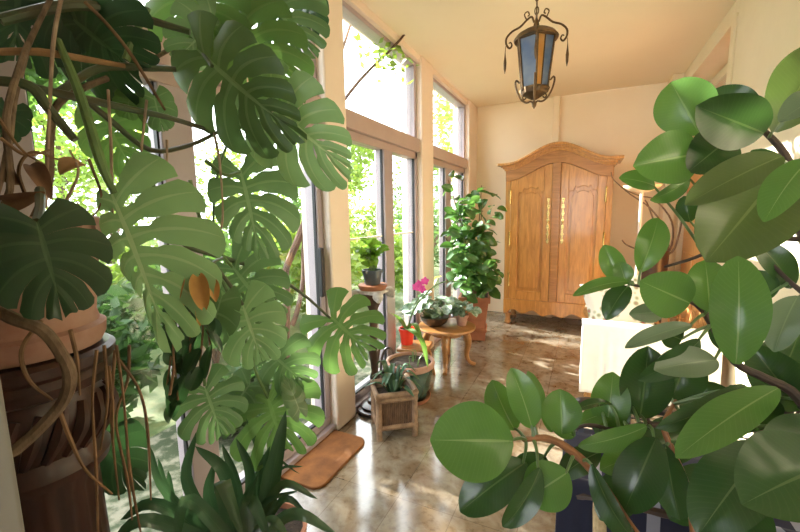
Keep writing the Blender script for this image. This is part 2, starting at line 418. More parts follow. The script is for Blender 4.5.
# lining of the opening, transom bar and door leaf
dl = MB().box((XR-.012,OP0-.07,0), (XR+.3,OP0+.03,OZ+.03)).box((XR+.05,OP1-.03,0), (XR+.3,OP1,OZ)).box((XR+.10,OP0,2.14), (XR+.22,OP1,2.22)).box((XR+.2,OP0,2.56), (XR+.27,OP1,2.66))
d1 = struct(dl.build('door_1', M['rightwall'], bevel=.006))
dd = MB().box((XR+.10,4.0,.01), (XR+.145,5.15,2.12))
for z0, z1 in ((.2,.95),(1.1,1.95)):
    dd.box((XR+.085,4.1,z0), (XR+.11,4.5,z1)).box((XR+.085,4.62,z0), (XR+.11,5.05,z1))
dd.build('door_leaf', M['doorwood'], d1, bevel=.008)
MB().box((XR+.13,OP0,2.24), (XR+.136,OP1,2.5)).build('pane', M['glass'], d1)
struct(MB().box((XR+.75,2.9,0), (XR+.9,5.6,ZC)).build('wall_far', M['salmon']))
struct(MB().box((XR+.72,2.9,2.30), (XR+.76,5.6,2.36)).build('trim_1', M['gasket']))
# wall stub beside the camera
struct(MB().box((-1.6,.0,0), (-.585,.185,ZC)).build('wall_front', M['jamb'], bevel=.006))
hb_ = MB().box((-1.66,-2.9,0), (-1.5,.0,ZC)); hb_.box((-1.6,-2.9,0), (-.9,-2.75,ZC)).box((.5,-2.9,0), (XR,-2.75,ZC)).box((-.9,-2.9,2.3), (.5,-2.75,ZC)).box((-.9,-2.9,0), (.5,-2.75,.6))  # unseen hall walls, added to dim the fill; rear opening sized for it
struct(hb_.build('wall_rear_added', M['hall']))
# left wall: posts, framed glass bays
POSTS = [(.16,.40),(1.965,2.185),(3.455,3.75),(5.05,5.45)]
for i, (a, b) in enumerate(POSTS):
    struct(MB().box((-1.62,a,0), (XL+.02,b,ZC)).build('wall_left' if i == 0 else 'wall_left.%03d' % i, M['post'], bevel=.012))
struct(MB().box((-1.62,.16,-.0), (-1.60,.17,.01)).box((-1.60,.4,2.745), (XL+.0,5.05,ZC)).build('trim_2', M['post']))
def bay(n, y0, y1, mull, name):
    z0, zt0, zt1, z1 = .0, 1.955, 2.075, 2.745
    xo, xi = -1.545, -1.455
    fr = MB()
    fr.box((xo,y0,0), (xi+.035,y1,.045)).box((xo,y0,.045), (xi,y1,.10))
    fr.box((xo,y0,z1-.035), (xi,y1,z1))
    for a, b in ((y0,y0+.05),(y1-.05,y1)): fr.box((xo,a,.1), (xi,b,z1-.035))
    o = struct(fr.build(name, M['pvc'], bevel=.004))
    MB().box((xo-.01,y0,zt0), (xi+.03,y1,zt1)).box((xo,y0,zt0-.06), (xi,y1,zt0)).build('transom_rail', M['railbrown'], o, bevel=.005)
    mu = MB()
    for a, b in mull: mu.box((xo+.01,a,.1), (xi+.006,b,zt0-.06))
    mu.build('mullion', M['pvc'], o, bevel=.006)
    edges = [y0+.05]+[e for ab in mull for e in ab]+[y1-.05]
    for k in range(0, len(edges), 2):
        a, b = edges[k], edges[k+1]
        g = MB().box((-1.497,a,.1), (-1.487,b,zt0-.06)); g.build('pane', M['glass'], o)
        q = MB()
        for yy in (a, b-.007): q.box((-1.484,yy,.1), (-1.466,yy+.007,zt0-.06))
        q.box((-1.484,a,.1), (-1.462,b,.112)); q.build('gasket', M['gasket'], o)
    if n == 2: MB().box((-1.500,y0+.05,1.215), (-1.48,y1-.05,1.228)).build('glazing_bar', M['white'], o)
    MB().box((-1.50,y0+.05,zt1), (-1.49,y1-.05,z1-.035)).build('pane', M['glass'], o)
    return o
w1 = bay(1, .40, 1.965, [(.47,.60),(.985,1.12)], 'window_1')
w2 = bay(2, 2.185, 3.455, [(2.78,2.93)], 'window_2')
w3 = bay(3, 3.75, 5.05, [(4.27,4.46)], 'window_3')
hm = MB(); hm.box((-1.46,1.90,.9), (-1.43,1.93,1.2)); hm.build('handle', M['gasket'], w1, bevel=.005)

# ================================================================== GARDEN
struct(MB().box((-26,-14,-.25), (-1.66,26,-.15)).build('ground', M['lawn'], base=(0,0,0)))
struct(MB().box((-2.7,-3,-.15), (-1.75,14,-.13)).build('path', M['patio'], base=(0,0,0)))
sw = MB()
for i in range(9):
    for k in range(5):
        x = -8.6+i*.36+(k % 2)*.17; sw.box((x,7.6+random.uniform(-.03,.02),-.16+k*.2), (x+.34,8.0,.03+k*.2))
tag(sw.build('garden_wall', M['wallstone'], bevel=.02), 'low brown stone wall across the garden behind the lawn', 'wall')
def cloud(mb, c, r, n, size, rnd, shell=.55):
    for _ in range(n):
        while True:
            d = V((rnd.uniform(-1,1), rnd.uniform(-1,1), rnd.uniform(-1,1)))
            if .05 < d.length < 1: break
        d = d.normalized()*(shell+(1-shell)*rnd.random())
        p = V(c)+V((d.x*r[0], d.y*r[1], d.z*r[2]))
        a = V((rnd.uniform(-1,1), rnd.uniform(-1,1), rnd.uniform(-.8,.6))).normalized()
        b = a.orthogonal().normalized(); b = Matrix.Rotation(rnd.random()*6.28, 3, a) @ b
        s = size*rnd.uniform(.6,1.25)
        mb.add([p-a*s, p+b*s*.5+a.cross(b)*s*.12, p+a*s, p-b*s*.5+a.cross(b)*s*.12], [(0,1,2),(0,2,3)], [(.5,0),(1,.5),(.5,1),(0,.5)])
def bush(x, y, r, h, col, label, n=1500, size=.075, seed=0, z0=-.15):
    rnd = random.Random(seed); t = thing('garden_shrub', (x,y,z0), label, 'shrub', 'shrubs in the garden outside the glass')
    mb = MB()
    for k in range(6):
        a = rnd.random()*6.28; q = r*.45
        cloud(mb, (x+q*math.cos(a), y+q*math.sin(a), z0+h*rnd.uniform(.35,.72)), (r*.62,r*.62,h*.34), n//6, size, rnd)
    mb.build('foliage', GM[col], t, sharp=180)
    st = MB()
    for k in range(4):
        a = rnd.random()*6.28; st.tube([(x,y,z0),(x+r*.2*math.cos(a),y+r*.2*math.sin(a),z0+h*.35),(x+r*.5*math.cos(a),y+r*.5*math.sin(a),z0+h*.7)], [.025,.02,.008], 6)
    st.build('stem', M['barkgarden'], t)
    return t
def tree(x, y, h, r, col, label, n=2600, size=.12, seed=0, trunk=.11, cz=.72, nb=7, z0=-.15):
    rnd = random.Random(seed); t = thing('garden_tree', (x,y,z0), label, 'tree', 'trees in the garden')
    st = MB(); st.tube([(x,y,z0),(x+.1,y-.05,z0+h*.3),(x-.05,y+.1,z0+h*.6),(x,y,z0+h*.9)], [trunk,trunk*.8,trunk*.55,trunk*.2], 9)
    mb = MB()
    for k in range(nb):
        a = k/nb*6.28+rnd.uniform(-.3,.3); q = r*rnd.uniform(.35,.75); zz = z0+h*rnd.uniform(cz-.2,cz+.2)
        c = V((x+q*math.cos(a), y+q*math.sin(a), zz))
        st.tube([(x,y,z0+h*.45),(x+q*.4*math.cos(a),y+q*.4*math.sin(a),z0+h*.58),c], [trunk*.5,trunk*.3,.012], 6)
        cloud(mb, c, (r*.5,r*.5,h*.17), n//nb, size, rnd, .3)
    mb.build('crown', GM[col], t, sharp=180); st.build('trunk', M['barkgarden'], t)
    return t
GB = [ # x, y, r, h, colour, label
 (-3.5,2.75,.8,1.50,1,'rounded green shrub outside the glass, just past the slender bare trunks'),
 (-3.2,4.25,.75,1.45,0,'yellow-green shrub outside the middle window bay, nearest the glass'),
 (-3.2,5.95,.8,1.40,0,'bright yellow-green shrub seen through the far window bay by the leafy planter'),
 (-4.8,5.0,.8,1.7,1,'tall green shrub behind the yellow-green one in the middle bay'),
 (-5.2,9.2,1.1,2.2,0,'large yellow-green shrub far back behind the middle bay glass'),
 (-3.2,8.0,.95,2.0,1,'tall green shrub beyond the far window bay'),
 (-5.5,3.5,.8,1.3,0,'light green shrub on the far side of the lawn behind the bare trunks'),
 (-4.6,.9,.8,1.1,2,'dark low shrub outside, seen between hanging roots'),
 (-9.6,2.2,1.0,1.9,1,'wide green shrub at the far lawn edge behind the big pale leaf'),
 (-6.8,-1.4,1.2,2.2,0,'pale yellow-green shrub seen behind the plant pot on the left'),
 (-9.4,8.8,1.2,2.4,1,'broad green shrub rising behind the stone garden wall end'),
 (-3.3,1.35,.55,1.15,2,'dark green shrub added outside behind the hanging roots to shade the path'),  # added to keep low sun off the path
 (-2.35,1.95,.35,.5,2,'low leafy ground shrub against the outside of the near glass door'),
 (-7.4,6.7,.9,3.3,0,'tall pale green hedge shrub far back, left of the leaning bare trunk'),
 (-6.4,8.0,.85,3.2,1,'tall green hedge shrub at the back of the garden beside the first post'),
 (-9.0,4.7,1.1,3.5,0,'tall pale hedge shrub far back behind the split leaves'),
 (-7.6,10.4,1.1,3.6,0,'tall light hedge shrub far back in the middle bay'),
 (-5.0,11.4,1.0,3.4,1,'tall green hedge shrub far back in the last bay'),
 (-3.2,-.1,.5,.8,2,'small dark shrub outside at the left by the pedestal'),
]
for i, (x, y, r, h, c, lab) in enumerate(GB): bush(x, y, r, h, c, lab, seed=40+i)
TR = [(-6.6,1.9,5.0,1.75,1,'leafy tree shading the lawn outside the near window bay'),
      (-9.0,13.5,5.2,1.9,0,'tall pale green tree outside the middle bay'),
      (-11.5,-1.5,5.5,2.4,0,'pale leafy tree far left beyond the lawn'),
      (-12.5,5.6,5.2,2.4,0,'wide light green tree at the far garden edge'),
      (-4.2,15.0,6.,2.2,0,'distant light green tree beyond the far bay')]
for i, (x, y, h, r, c, lab) in enumerate(TR): tree(x, y, h, r, c, lab, seed=80+i, n=4200 if i == 0 else 2600, cz=.68 if i == 0 else .72)
# slender bare trunks close to the glass
t = thing('garden_tree', P(283,342,3.3)*1, 'slender branching bare trunk outside the near bay, close to the post', 'tree')
b0 = V(ORI[t.as_pointer()]); b0.z = -.15
a = MB(); D = 3.1
a.tube([b0, P(286,332,D), P(287,295,D), P(286,270,D), P(300,235,D), P(314,195,D), P(319,150,D), P(330,90,D), P(352,20,D)], [.03,.03,.028,.026,.03,.024,.018,.014,.01])
a.tube([P(292,325,D), P(297,312,D), P(303,280,D), P(304,240,D), P(316,205,D), P(323,190,D)], [.022,.02,.017,.014,.012,.006])
a.tube([P(316,165,D), P(300,120,D), P(280,60,D)], [.015,.01,.006])
a.tube([P(322,130,D), P(360,80,D), P(400,40,D), P(420,10,D)], [.014,.012,.009,.006])
a.build('trunk', M['barkgarden'], t)
mb = MB(); rnd = random.Random(5)
for c in ((386,60),(375,48),(398,66),(420,15),(300,60)): cloud(mb, P(*c, D), (.2,.2,.18), 26, .04, rnd, .2)
mb.build('crown', GM[0], t, sharp=180)

exec_after = True
# ================================================================== WARDROBE
YF = 4.90; wx0, wx1 = -.905, .24; wc = (wx0+wx1)/2
def arch(x, z0, hgt, half=.60):
    t = min(1, abs(x-wc)/half); return z0+hgt*(.5+.5*math.cos(math.pi*min(1, t*1.08)))
wd = thing('wardrobe', (wc,5.13,0), 'tall cherry wood armoire with arched cornice and brass key plates against the back wall', 'wardrobe')
cs = MB().box((wx0,YF+.03,.13), (wx0+.05,5.365,1.92)).box((wx1-.05,YF+.03,.13), (wx1,5.365,1.92)).box((wx0,5.36,.13), (wx1,5.365,1.92)).box((wx0+.02,YF+.03,.28), (wx1-.02,5.36,.32))
cs.box((wx0,YF,.13), (wx0+.06,YF+.05,1.90)).box((wx1-.06,YF,.13), (wx1,YF+.05,1.90))
cs.slab(wx0+.06, wx1-.06, .3, lambda x: arch(x,1.78,.2), YF+.045, YF+.05)
cs.build('carcass', M['walnut'], wd, bevel=.006)
MB().slab(wc-.045, wc+.045, .30, 1.97, YF-.012, YF+.04, 4).build('centre_stile', M['walnut2'], wd, bevel=.005)
MB().slab(wx0, wx1, lambda x: arch(x,1.76,.185), lambda x: arch(x,1.90,.20), YF-.015, YF+.06, 40).build('frieze', M['walnut2'], wd, bevel=.003)
cn = MB()
for k, (o, za, zb) in enumerate(((.015,1.88,1.905),(.03,1.90,1.925),(.05,1.92,1.94),(.085,1.935,1.965))):
    cn.slab(wx0-o, wx1+o, lambda x, z=za: arch(x,z,.195), lambda x, z=zb: arch(x,z,.195), YF-.015-o, 5.365, 44)
cn.build('cornice', M['walnut'], wd, bevel=.004)
for sgn in (-1, 1):
    x0, x1 = (wx0+.062, wc-.047) if sgn < 0 else (wc+.047, wx1-.062)
    top = lambda x: arch(x,1.765,.18)-.004
    sw_ = .085; d = MB()
    d.slab(x0, x0+sw_, .32, top, YF-.005, YF+.03, 6).slab(x1-sw_, x1, .32, top, YF-.005, YF+.03, 6)
    d.slab(x0+sw_, x1-sw_, .32, .43, YF-.005, YF+.03, 4)
    cx = (x0+x1)/2; hw = (x1-x0)/2-sw_
    def scal(x, cx=cx, hw=hw):
        t = abs(x-cx)/hw
        return 1.585+.085*max(0, math.cos(t*1.75)) + (.035*math.sin(t*9)**2 if t > .45 else 0)
    d.slab(x0+sw_, x1-sw_, scal, top, YF-.005, YF+.03, 30)
    do = d.build('door', M['walnut'], wd, bevel=.005)
    pn = MB().slab(x0+sw_-.005, x1-sw_+.005, .42, lambda x: scal(x)+.01, YF+.012, YF+.028, 30)
    pn.slab(x0+sw_+.035, x1-sw_-.035, .47, lambda x: scal(x)-.05, YF-.002, YF+.02, 30)
    pn.build('panel', M['walnut'], do, bevel=.010)
    ex = x1-.032 if sgn < 0 else x0+.032
    e = MB()
    for k in range(22):
        z = 1.02+k*.024; wdt = .012+.006*math.sin(k*1.9)
        e.box((ex-wdt,YF-.011,z), (ex+wdt,YF-.004,z+.022))
    e.ball((ex,YF-.014,1.27), .012); e.build('key_plate', M['brass'], do, bevel=.002)
    hx = x0 if sgn < 0 else x1
    for z in (.5,1.0,1.5):
        MB().lathe([(.002,-.022),(.012,-.012),(.009,0),(.009,.14),(.012,.152),(.002,.162)], (hx,YF-.012,z), 10).build('hinge', M['brass'], do)
MB().slab(wx0, wx1, lambda x: .15+.045*math.cos((x-wc)*14)**2-.03*max(0, 1-abs(x-wc)/.2), .32, YF-.02, YF+.04, 60).build('apron', M['walnut'], wd, bevel=.004)
for x in (wx0+.05, wx1-.05):
    for y in (YF+.03, 5.35):
        MB().lathe([(.03,0),(.042,.02),(.035,.05),(.028,.08),(.045,.14)], (x,y,0), 16).build('foot', M['walnut2'], wd)

# ================================================================== LANTERN
LC = V((-.315,2.55,0))
lt = thing('hanging_lantern', (LC.x,LC.y,2.80), 'wrought iron lantern with blue and amber glass hanging from the ceiling on a chain', 'lamp')
ZS = lambda z: 2.03+(z-2.03)*.915
ch = MB()
for k in range(8):
    z = 2.79-k*.037; a = k*math.pi/2
    pts = [LC+V((.011*math.cos(t)*math.cos(a), .011*math.cos(t)*math.sin(a), z-.02+.022*math.sin(t))) for t in [i*math.pi/5 for i in range(11)]]
    ch.tube(pts, .0032, 6, 1)
ch.lathe([(.035,2.775),(.03,2.79),(.012,2.80)], (LC.x,LC.y,0), 16)
ch.build('chain', M['iron'], lt)
NS = 6; zt, zb = 2.39, 2.115; rt_, rb_ = .112, .080; off = math.radians(42)
def lp(r, k, z): return LC+V((r*math.cos(off+k*2*math.pi/NS), r*math.sin(off+k*2*math.pi/NS), z))
bf = MB()
for k in range(NS):
    bf.tube([lp(rt_,k,zt), lp(rb_,k,zb)], .006, 6)
    bf.tube([lp(rt_,k,zt), lp(rt_,k+1,zt)], .008, 6); bf.tube([lp(rb_,k,zb), lp(rb_,k+1,zb)], .009, 6)
bf.build('cage', M['iron'], lt)
for k in range(NS):
    q = [lp(rb_-.003,k,zb), lp(rb_-.003,k+1,zb), lp(rt_-.003,k+1,zt), lp(rt_-.003,k,zt)]
    halves = [(0,1,'lamber' if k == 1 else 'lblue')]
    if k in (4, 0):
        halves = [(0,.46,'lamber'),(.46,1,'lblue')]
        MB().tube([q[0].lerp(q[1],.46), q[3].lerp(q[2],.46)], .004, 6).build('glazing_bar', M['iron'], lt)
    for h0, h1, gm in halves:
        g4 = [q[0].lerp(q[1],h0), q[0].lerp(q[1],h1), q[3].lerp(q[2],h1), q[3].lerp(q[2],h0)]
        inn = [v_+(LC-V((v_.x,v_.y,0)))*.03 for v_ in g4]
        MB().add(g4+inn, [(0,1,2,3),(7,6,5,4),(0,4,5,1),(1,5,6,2),(2,6,7,3),(3,7,4,0)]).build('glass_panel', M[gm], lt)
MB().lathe([(r_*.9, ZS(z_)) for r_, z_ in [(.135,2.42),(.14,2.43),(.12,2.455),(.085,2.475),(.045,2.487),(.02,2.50),(.014,2.53),(.008,2.55)]], (LC.x,LC.y,0), 24).build('hood', M['iron'], lt)
MB().lathe([(r_*.9, ZS(z_)) for r_, z_ in [(.02,2.06),(.085,2.095),(.096,2.12),(.094,2.128)]], (LC.x,LC.y,0), NS).build('bottom_tray', M['iron'], lt)
def spiral(c, dx, r, turns, z, a, flip=1, n=20):
    out = []
    for i in range(n+1):
        t = i/n*turns*2*math.pi; rr = r*(1-.75*i/n)
        out.append((rr*math.cos(t)*flip, rr*math.sin(t)))
    return out
for k in range(4):
    a = math.radians(7)+k*math.pi/2; ux = V((math.cos(a), math.sin(a), 0)); s = MB()
    def q(r, z): return LC+ux*r*.9+V((0,0,ZS(z)))
    s.tube([q(.015,2.53), q(.03,2.565), q(.06,2.55), q(.10,2.515), q(.15,2.495), q(.185,2.46), q(.185,2.42), q(.165,2.395), q(.15,2.41), q(.158,2.43), q(.17,2.425)], [.006]*8+[.005,.004,.003], 6, 3)
    s.tube([q(.06,2.55), q(.075,2.585), q(.055,2.60), q(.045,2.58), q(.055,2.572)], .004, 6, 3)
    s.build('scroll_bracket', M['iron'], lt)
    s = MB()
    s.tube([q(.095,2.17), q(.115,2.19), q(.122,2.17), q(.11,2.12), q(.085,2.07), q(.05,2.045), q(.02,2.05), q(.005,2.03)], .0055, 6, 3)
    s.tube([q(.06,2.10), q(.075,2.08), q(.065,2.065), q(.052,2.075)], .004, 6, 3)
    s.build('lower_scroll', M['iron'], lt)
    pd = MB().tube([q(.19,2.41), q(.192,2.37)], .002, 5).lathe([(r_, ZS(z_)) for r_, z_ in [(.001,2.24),(.007,2.27),(.009,2.31),(.004,2.35),(.002,2.375)]], LC+ux*.173, 8)
    pd.build('pendant_drop', M['iron'], lt)
MB().lathe([(.002,2.005),(.012,2.02),(.014,2.035),(.006,2.05),(.012,2.07)], (LC.x,LC.y,0), 12).build('finial', M['iron'], lt)

# ================================================================== DOORMAT
mm = MB(); mx0, mx1, my0, my1 = -1.43, -1.17, 1.45, 1.95; c = .06
poly = [(mx0,my0)]
for i in range(7):
    t = i/6*math.pi/2; poly.append((mx1-c+c*math.sin(t), my0+c-c*math.cos(t)))
for i in range(7):
    t = i/6*math.pi/2; poly.append((mx1-c+c*math.cos(t), my1-c+c*math.sin(t)))
poly.append((mx0,my1)); n = len(poly)
mm.add([(x,y,.0) for x, y in poly]+[(x,y,.016) for x, y in poly], [tuple(range(n))[::-1], tuple(range(n,2*n))]+[(i,(i+1) % n,n+(i+1) % n,n+i) for i in range(n)])
dmt = tag(mm.build('doormat', M['mat'], bevel=.004), 'brown coir doormat with clipped corners on the tiles by the glass door', 'doormat')

# ================================================================== TURNED PLANT STAND + potted basil
SX, SY = -1.315, 2.31
ps = thing('plant_stand', (SX,SY,0), 'dark turned wooden pedestal with round base beside the post', 'plant stand')
MB().lathe([(.125,0),(.135,.012),(.13,.03),(.10,.035),(.105,.05),(.085,.06),(.06,.065),(.055,.085),(.03,.10)], (SX,SY,0), 32).build('base', M['darkstand'], ps)
prof = [(.03,.09),(.042,.12),(.03,.15),(.024,.2),(.038,.25),(.024,.29),(.03,.36),(.04,.43),(.045,.47),(.03,.50),(.022,.52),(.034,.56),(.026,.60),(.03,.64),(.035,.70),(.03,.74),(.05,.78),(.062,.82),(.075,.845),(.06,.855)]
MB().lathe(prof, (SX,SY,0), 24).build('column', M['darkstand'], ps)
cp = MB().box((SX-.095,SY-.095,.86), (SX+.095,SY+.095,.885))
for sx in (-1,1):
    for sy in (-1,1):
        cp.ball((SX+sx*.088,SY+sy*.088,.855), .036, 14).ball((SX+sx*.10,SY+sy*.10,.835), .022, 12)
cp.build('capital', M['stone'], ps, bevel=.006)
MB().lathe([(.05,.845),(.085,.87),(.095,.90),(.10,.905),(.10,.918),(.085,.918)], (SX,SY,0), 28).build('top_dish', M['terra'], ps)
bp = thing('potted_plant', (SX,SY,.919), 'small bright green bushy herb in a dark grey pot on top of the turned pedestal', 'plant')
MB().lathe([(.05,.919),(.055,.93),(.066,1.0),(.071,1.0),(.071,1.02),(.063,1.02),(.06,.995)], (SX,SY,0), 24).build('pot', M['greypot'], bp)
MB().lathe([(.001,1.0),(.06,1.0)], (SX,SY,0), 20, cap=False).build('soil', M['soil'], bp)
rnd = random.Random(3); lf = MB(); st = MB()
for k in range(16):
    a = rnd.random()*6.28; r = rnd.uniform(.01,.10); z = rnd.uniform(1.13,1.25)-r*.4
    p = V((SX+r*math.cos(a), SY+r*math.sin(a), z)); st.tube([(SX+.02*math.cos(a),SY+.02*math.sin(a),1.0),(SX+r*.5*math.cos(a),SY+r*.5*math.sin(a),1.1),p], .0025, 5)
    for j in range(6):
        b = rnd.random()*6.28; d = V((math.cos(b), math.sin(b), rnd.uniform(-.7,.25)))
        s = rnd.uniform(.05,.085); ficus_leaf(p-V((0,0,rnd.uniform(0,.06))), p+d.normalized()*s, s*.62, rnd.uniform(-40,40), .2, .08, 6, 4, hint=(0,0,1), mb=lf)
lf.build('foliage', LM['basil'], bp, sharp=180); st.build('stem', M['petiole'], bp)

# ================================================================== BASKET PLANTER
BC = V((-1.085,2.14,0)); BR = 38; w_, d_, h_ = .132, .125, .285
R_ = rotm(BC, BR)
bk = thing('planted_basket', BC, 'square bamboo planter box holding a dark green strappy plant, in front of the pedestal', 'plant')
for sx in (-1,1):
    for sy in (-1,1):
        x, y = sx*(w_-.018), sy*(d_-.018)
        MB().tube([R_ @ V((x,y,0)), R_ @ V((x,y,h_))], .019, 10).build('post', M['bamboop'], bk)
for z in (.075,.255):
    for s in (-1,1):
        MB().tube([R_ @ V((-w_,s*(d_-.016),z)), R_ @ V((w_,s*(d_-.016),z))], .017, 10).build('rail', M['bamboop'], bk)
        MB().tube([R_ @ V((s*(w_-.016),-d_,z+.005)), R_ @ V((s*(w_-.016),d_,z+.005))], .017, 10).build('rail', M['bamboop'], bk)
for s in (-1,1): MB().tube([R_ @ V((-w_,s*(d_-.016),h_)), R_ @ V((w_,s*(d_-.016),h_))], .019, 10).build('rail', M['bamboop'], bk)
MB().tube([R_ @ V((w_-.014,-d_,h_+.012)), R_ @ V((w_-.014,d_,h_+.012))], .02, 10).build('rail', M['bamboop'], bk)
for s in (-1,1):
    pn = MB()
    for k in range(17):
        x = -w_+.035+k*(2*w_-.07)/16; pn.tube([R_ @ V((x,s*(d_-.02),.07)), R_ @ V((x,s*(d_-.02),.27))], .0062, 6)
    pn.build('reed_panel', M['bamboo'], bk)
    pn = MB()
    for k in range(15):
        y = -d_+.035+k*(2*d_-.07)/14; pn.tube([R_ @ V((s*(w_-.02),y,.07)), R_ @ V((s*(w_-.02),y,.27))], .0062, 6)
    pn.build('reed_panel', M['bamboo'], bk)
MB().box((-w_+.03,-d_+.03,.06), (w_-.03,d_-.03,.25), M=R_).build('soil', M['soil'], bk)
rnd = random.Random(12)
for k in range(16):
    a = k*2.4; r = rnd.uniform(.13,.21); hh = rnd.uniform(.08,.2); c0 = R_ @ V((.03*math.cos(a)*.8,.03*math.sin(a),.24))
    o = V((math.cos(a), math.sin(a), 0))
    strap_leaf([c0, c0+o*r*.4+V((0,0,hh)), c0+o*r+V((0,0,hh*.75))], rnd.uniform(.028,.045)).build('leaf', LM['clivia'], bk, sharp=180)

# ================================================================== GREEN GLAZED POT
GC = V((-1.16,2.58,0)); 
gp = thing('potted_plant', GC, 'dark green glazed pot with bare soil and thin stems on a terracotta saucer', 'plant')
MB().lathe([(.12,0),(.145,.005),(.155,.035),(.148,.035),(.14,.012)], GC, 32).build('saucer', M['terra'], gp)
MB().lathe([(.115,.012),(.125,.03),(.152,.13),(.168,.22),(.171,.255)], GC, 32).build('pot', M['greenglaze'], gp)
MB().lathe([(.171,.252),(.181,.26),(.186,.28),(.182,.30),(.172,.305),(.162,.30),(.16,.27)], GC, 32, cap=False).build('rim', M['terrapale'], gp)
MB().lathe([(.001,.28),(.161,.28)], GC, 24, cap=False).build('soil', M['soil'], gp)
ot = MB(); rnd = random.Random(4)
for k in range(7):
    a = rnd.random()*6.28; r = rnd.uniform(.02,.1)
    ot.tube([GC+V((r*math.cos(a),r*math.sin(a),.27)), GC+V((r*1.3*math.cos(a),r*1.3*math.sin(a),.34)), GC+V((r*1.5*math.cos(a+.4),r*1.5*math.sin(a+.4),.33+rnd.random()*.07))], .003, 5)
ot.build('stem', M['petiole'], gp)
# arched cane basket handle behind the green pot
hb = MB(); hc = V((-1.385,2.66,0))
hb.lathe([(.05,0),(.055,.01),(.062,.11),(.065,.14),(.058,.14),(.054,.02)], hc, 24)
pts = [hc+V((.064*math.cos(t)*1.0, .064*math.cos(t)*.3, .13+.21*math.sin(t))) for t in [i*math.pi/10 for i in range(11)]]
hb.tube(pts, .010, 8, 2)
tag(hb.build('handled_basket', M['darkstand']), 'dark cane basket with an arched handle between green pot and window', 'basket')

# ================================================================== LOW STOOL + RED POT ORCHID
QC = V((-1.27,2.93,0))
sl = thing('low_stool', QC, 'low wooden stool holding the red pot near the glass', 'stool')
MB().box((-.13,-.13,.265), (.13,.13,.295), M=rotm(QC,10)).build('seat', M['tablewood'], sl, bevel=.008)
MB().box((-.11,-.11,.215), (.11,.11,.266), M=rotm(QC,10)).build('apron', M['tablewood'], sl, bevel=.006)
for sx in (-1,1):
    for sy in (-1,1):
        MB().tube([QC+V((sx*.09,sy*.09,.24)), QC+V((sx*.125,sy*.125,0))], [.016,.013], 8).build('leg', M['tablewood'], sl)
RC = V((-1.34,2.92,.296))
rp = thing('potted_orchid', RC, 'pink flowering orchid with arching stem in a red pot on the low stool', 'plant')
MB().lathe([(.045,0),(.05,.005),(.062,.115),(.068,.115),(.07,.14),(.062,.14),(.058,.11)], RC, 24).build('pot', M['redpot'], rp)
MB().lathe([(.001,.125),(.06,.125)], RC, 20, cap=False).build('bark_mix', M['soil'], rp)
Do = 3.12
top = RC+V((0,0,.12))
MB().tube([top, P(411,316,Do), P(416,302,Do), P(424,292,Do), P(421,288,Do)], .004, 6).tube([top, P(414,310,3.05), P(424,296,3.0), P(438,284,3.0), P(455,281,3.02), P(468,285,3.05)], [.006,.006,.006,.005,.004,.002], 6).build('flower_stem', M['petiole'], rp)
for (x, y) in ((419,284),(425,281),(422,289),(416,287)):
    fl = MB(); c = P(x,y,Do-.02)
    for k in range(5):
        a = k*1.2566+x; d = RT*math.cos(a)+UP*math.sin(a)
        ficus_leaf(c, c+d*.034, .027, 0, .1, .1, 6, 4, hint=CAM-c, mb=fl)
    fl.ball(c, .007, 8); fl.build('flower', M['pink'], rp, sharp=180)
for (x1, y1, x2, y2) in ((398,318,388,312),(415,325,428,360)):
    strap_leaf([top, P(x1,y1,3.1), P(x2,y2,3.0)], .05).build('leaf', LM['orchid'], rp, sharp=180)
strap_leaf([top, P(410,330,2.95), P(422,342,2.85), P(428,368,2.8)], .06).build('leaf', LM['orchid'], rp, sharp=180)

# ================================================================== ROUND LOW TABLE + POTS
TC = V((-1.12,3.32,0)); 
rt = thing('round_table', TC, 'low round wooden table with cabriole legs holding two pots', 'table')
MB().lathe([(.23,.345),(.255,.352),(.262,.362),(.258,.374),(.24,.38)], TC, 40).build('tabletop', M['tablewood'], rt)
MB().lathe([(.13,.29),(.15,.295),(.15,.346)], TC, 24).build('apron', M['tablewood'], rt)
for k in range(4):
    a = math.radians(-75+k*90); o = V((math.cos(a), math.sin(a), 0))
    MB().tube([TC+o*.10+V((0,0,.325)), TC+o*.17+V((0,0,.30)), TC+o*.195+V((0,0,.22)), TC+o*.18+V((0,0,.11)), TC+o*.205+V((0,0,.04)), TC+o*.26+V((0,0,.012))], [.030,.036,.032,.023,.018,.02], 10).build('leg', M['tablewood'], rt)
def clump(name, c, label, potprof, pm, n, rad, hgt, lsz, lm, seed, up=.2):
    t = thing(name, c, label, 'plant'); rnd = random.Random(seed)
    MB().lathe(potprof, c, 24).build('pot', pm, t)
    zt = max(z for r, z in potprof); rr = [r for r, z in potprof if z == zt][-1]
    MB().lathe([(.001,zt-.012),(rr*.97,zt-.012)], c, 20, cap=False).build('soil', M['soil'], t)
    lf = MB(); st = MB()
    for k in range(n):
        a = rnd.random()*6.28; r = rad*math.sqrt(rnd.random()); z = zt+hgt*rnd.uniform(.35,1)*(1-.5*(r/rad)**2)
        p = V(c)+V((r*math.cos(a), r*math.sin(a), z))
        st.tube([V(c)+V((rr*.4*math.cos(a),rr*.4*math.sin(a),zt-.012)), V(c)+V((r*.7*math.cos(a),r*.7*math.sin(a),(zt+z)/2+.02)), p], .0025, 5)
        b = a+rnd.uniform(-1,1); d = V((math.cos(b), math.sin(b), rnd.uniform(-.6,up))).normalized()
        s = lsz*rnd.uniform(.7,1.2); ficus_leaf(p-d*s*.3, p+d*s*.7, s*.75, rnd.uniform(-35,35), .15, .08, 8, 4, .5, hint=(0,-.4,1), mb=lf)
    lf.build('foliage', lm, t, sharp=180); st.build('stem', M['petiole'], t)
    return t
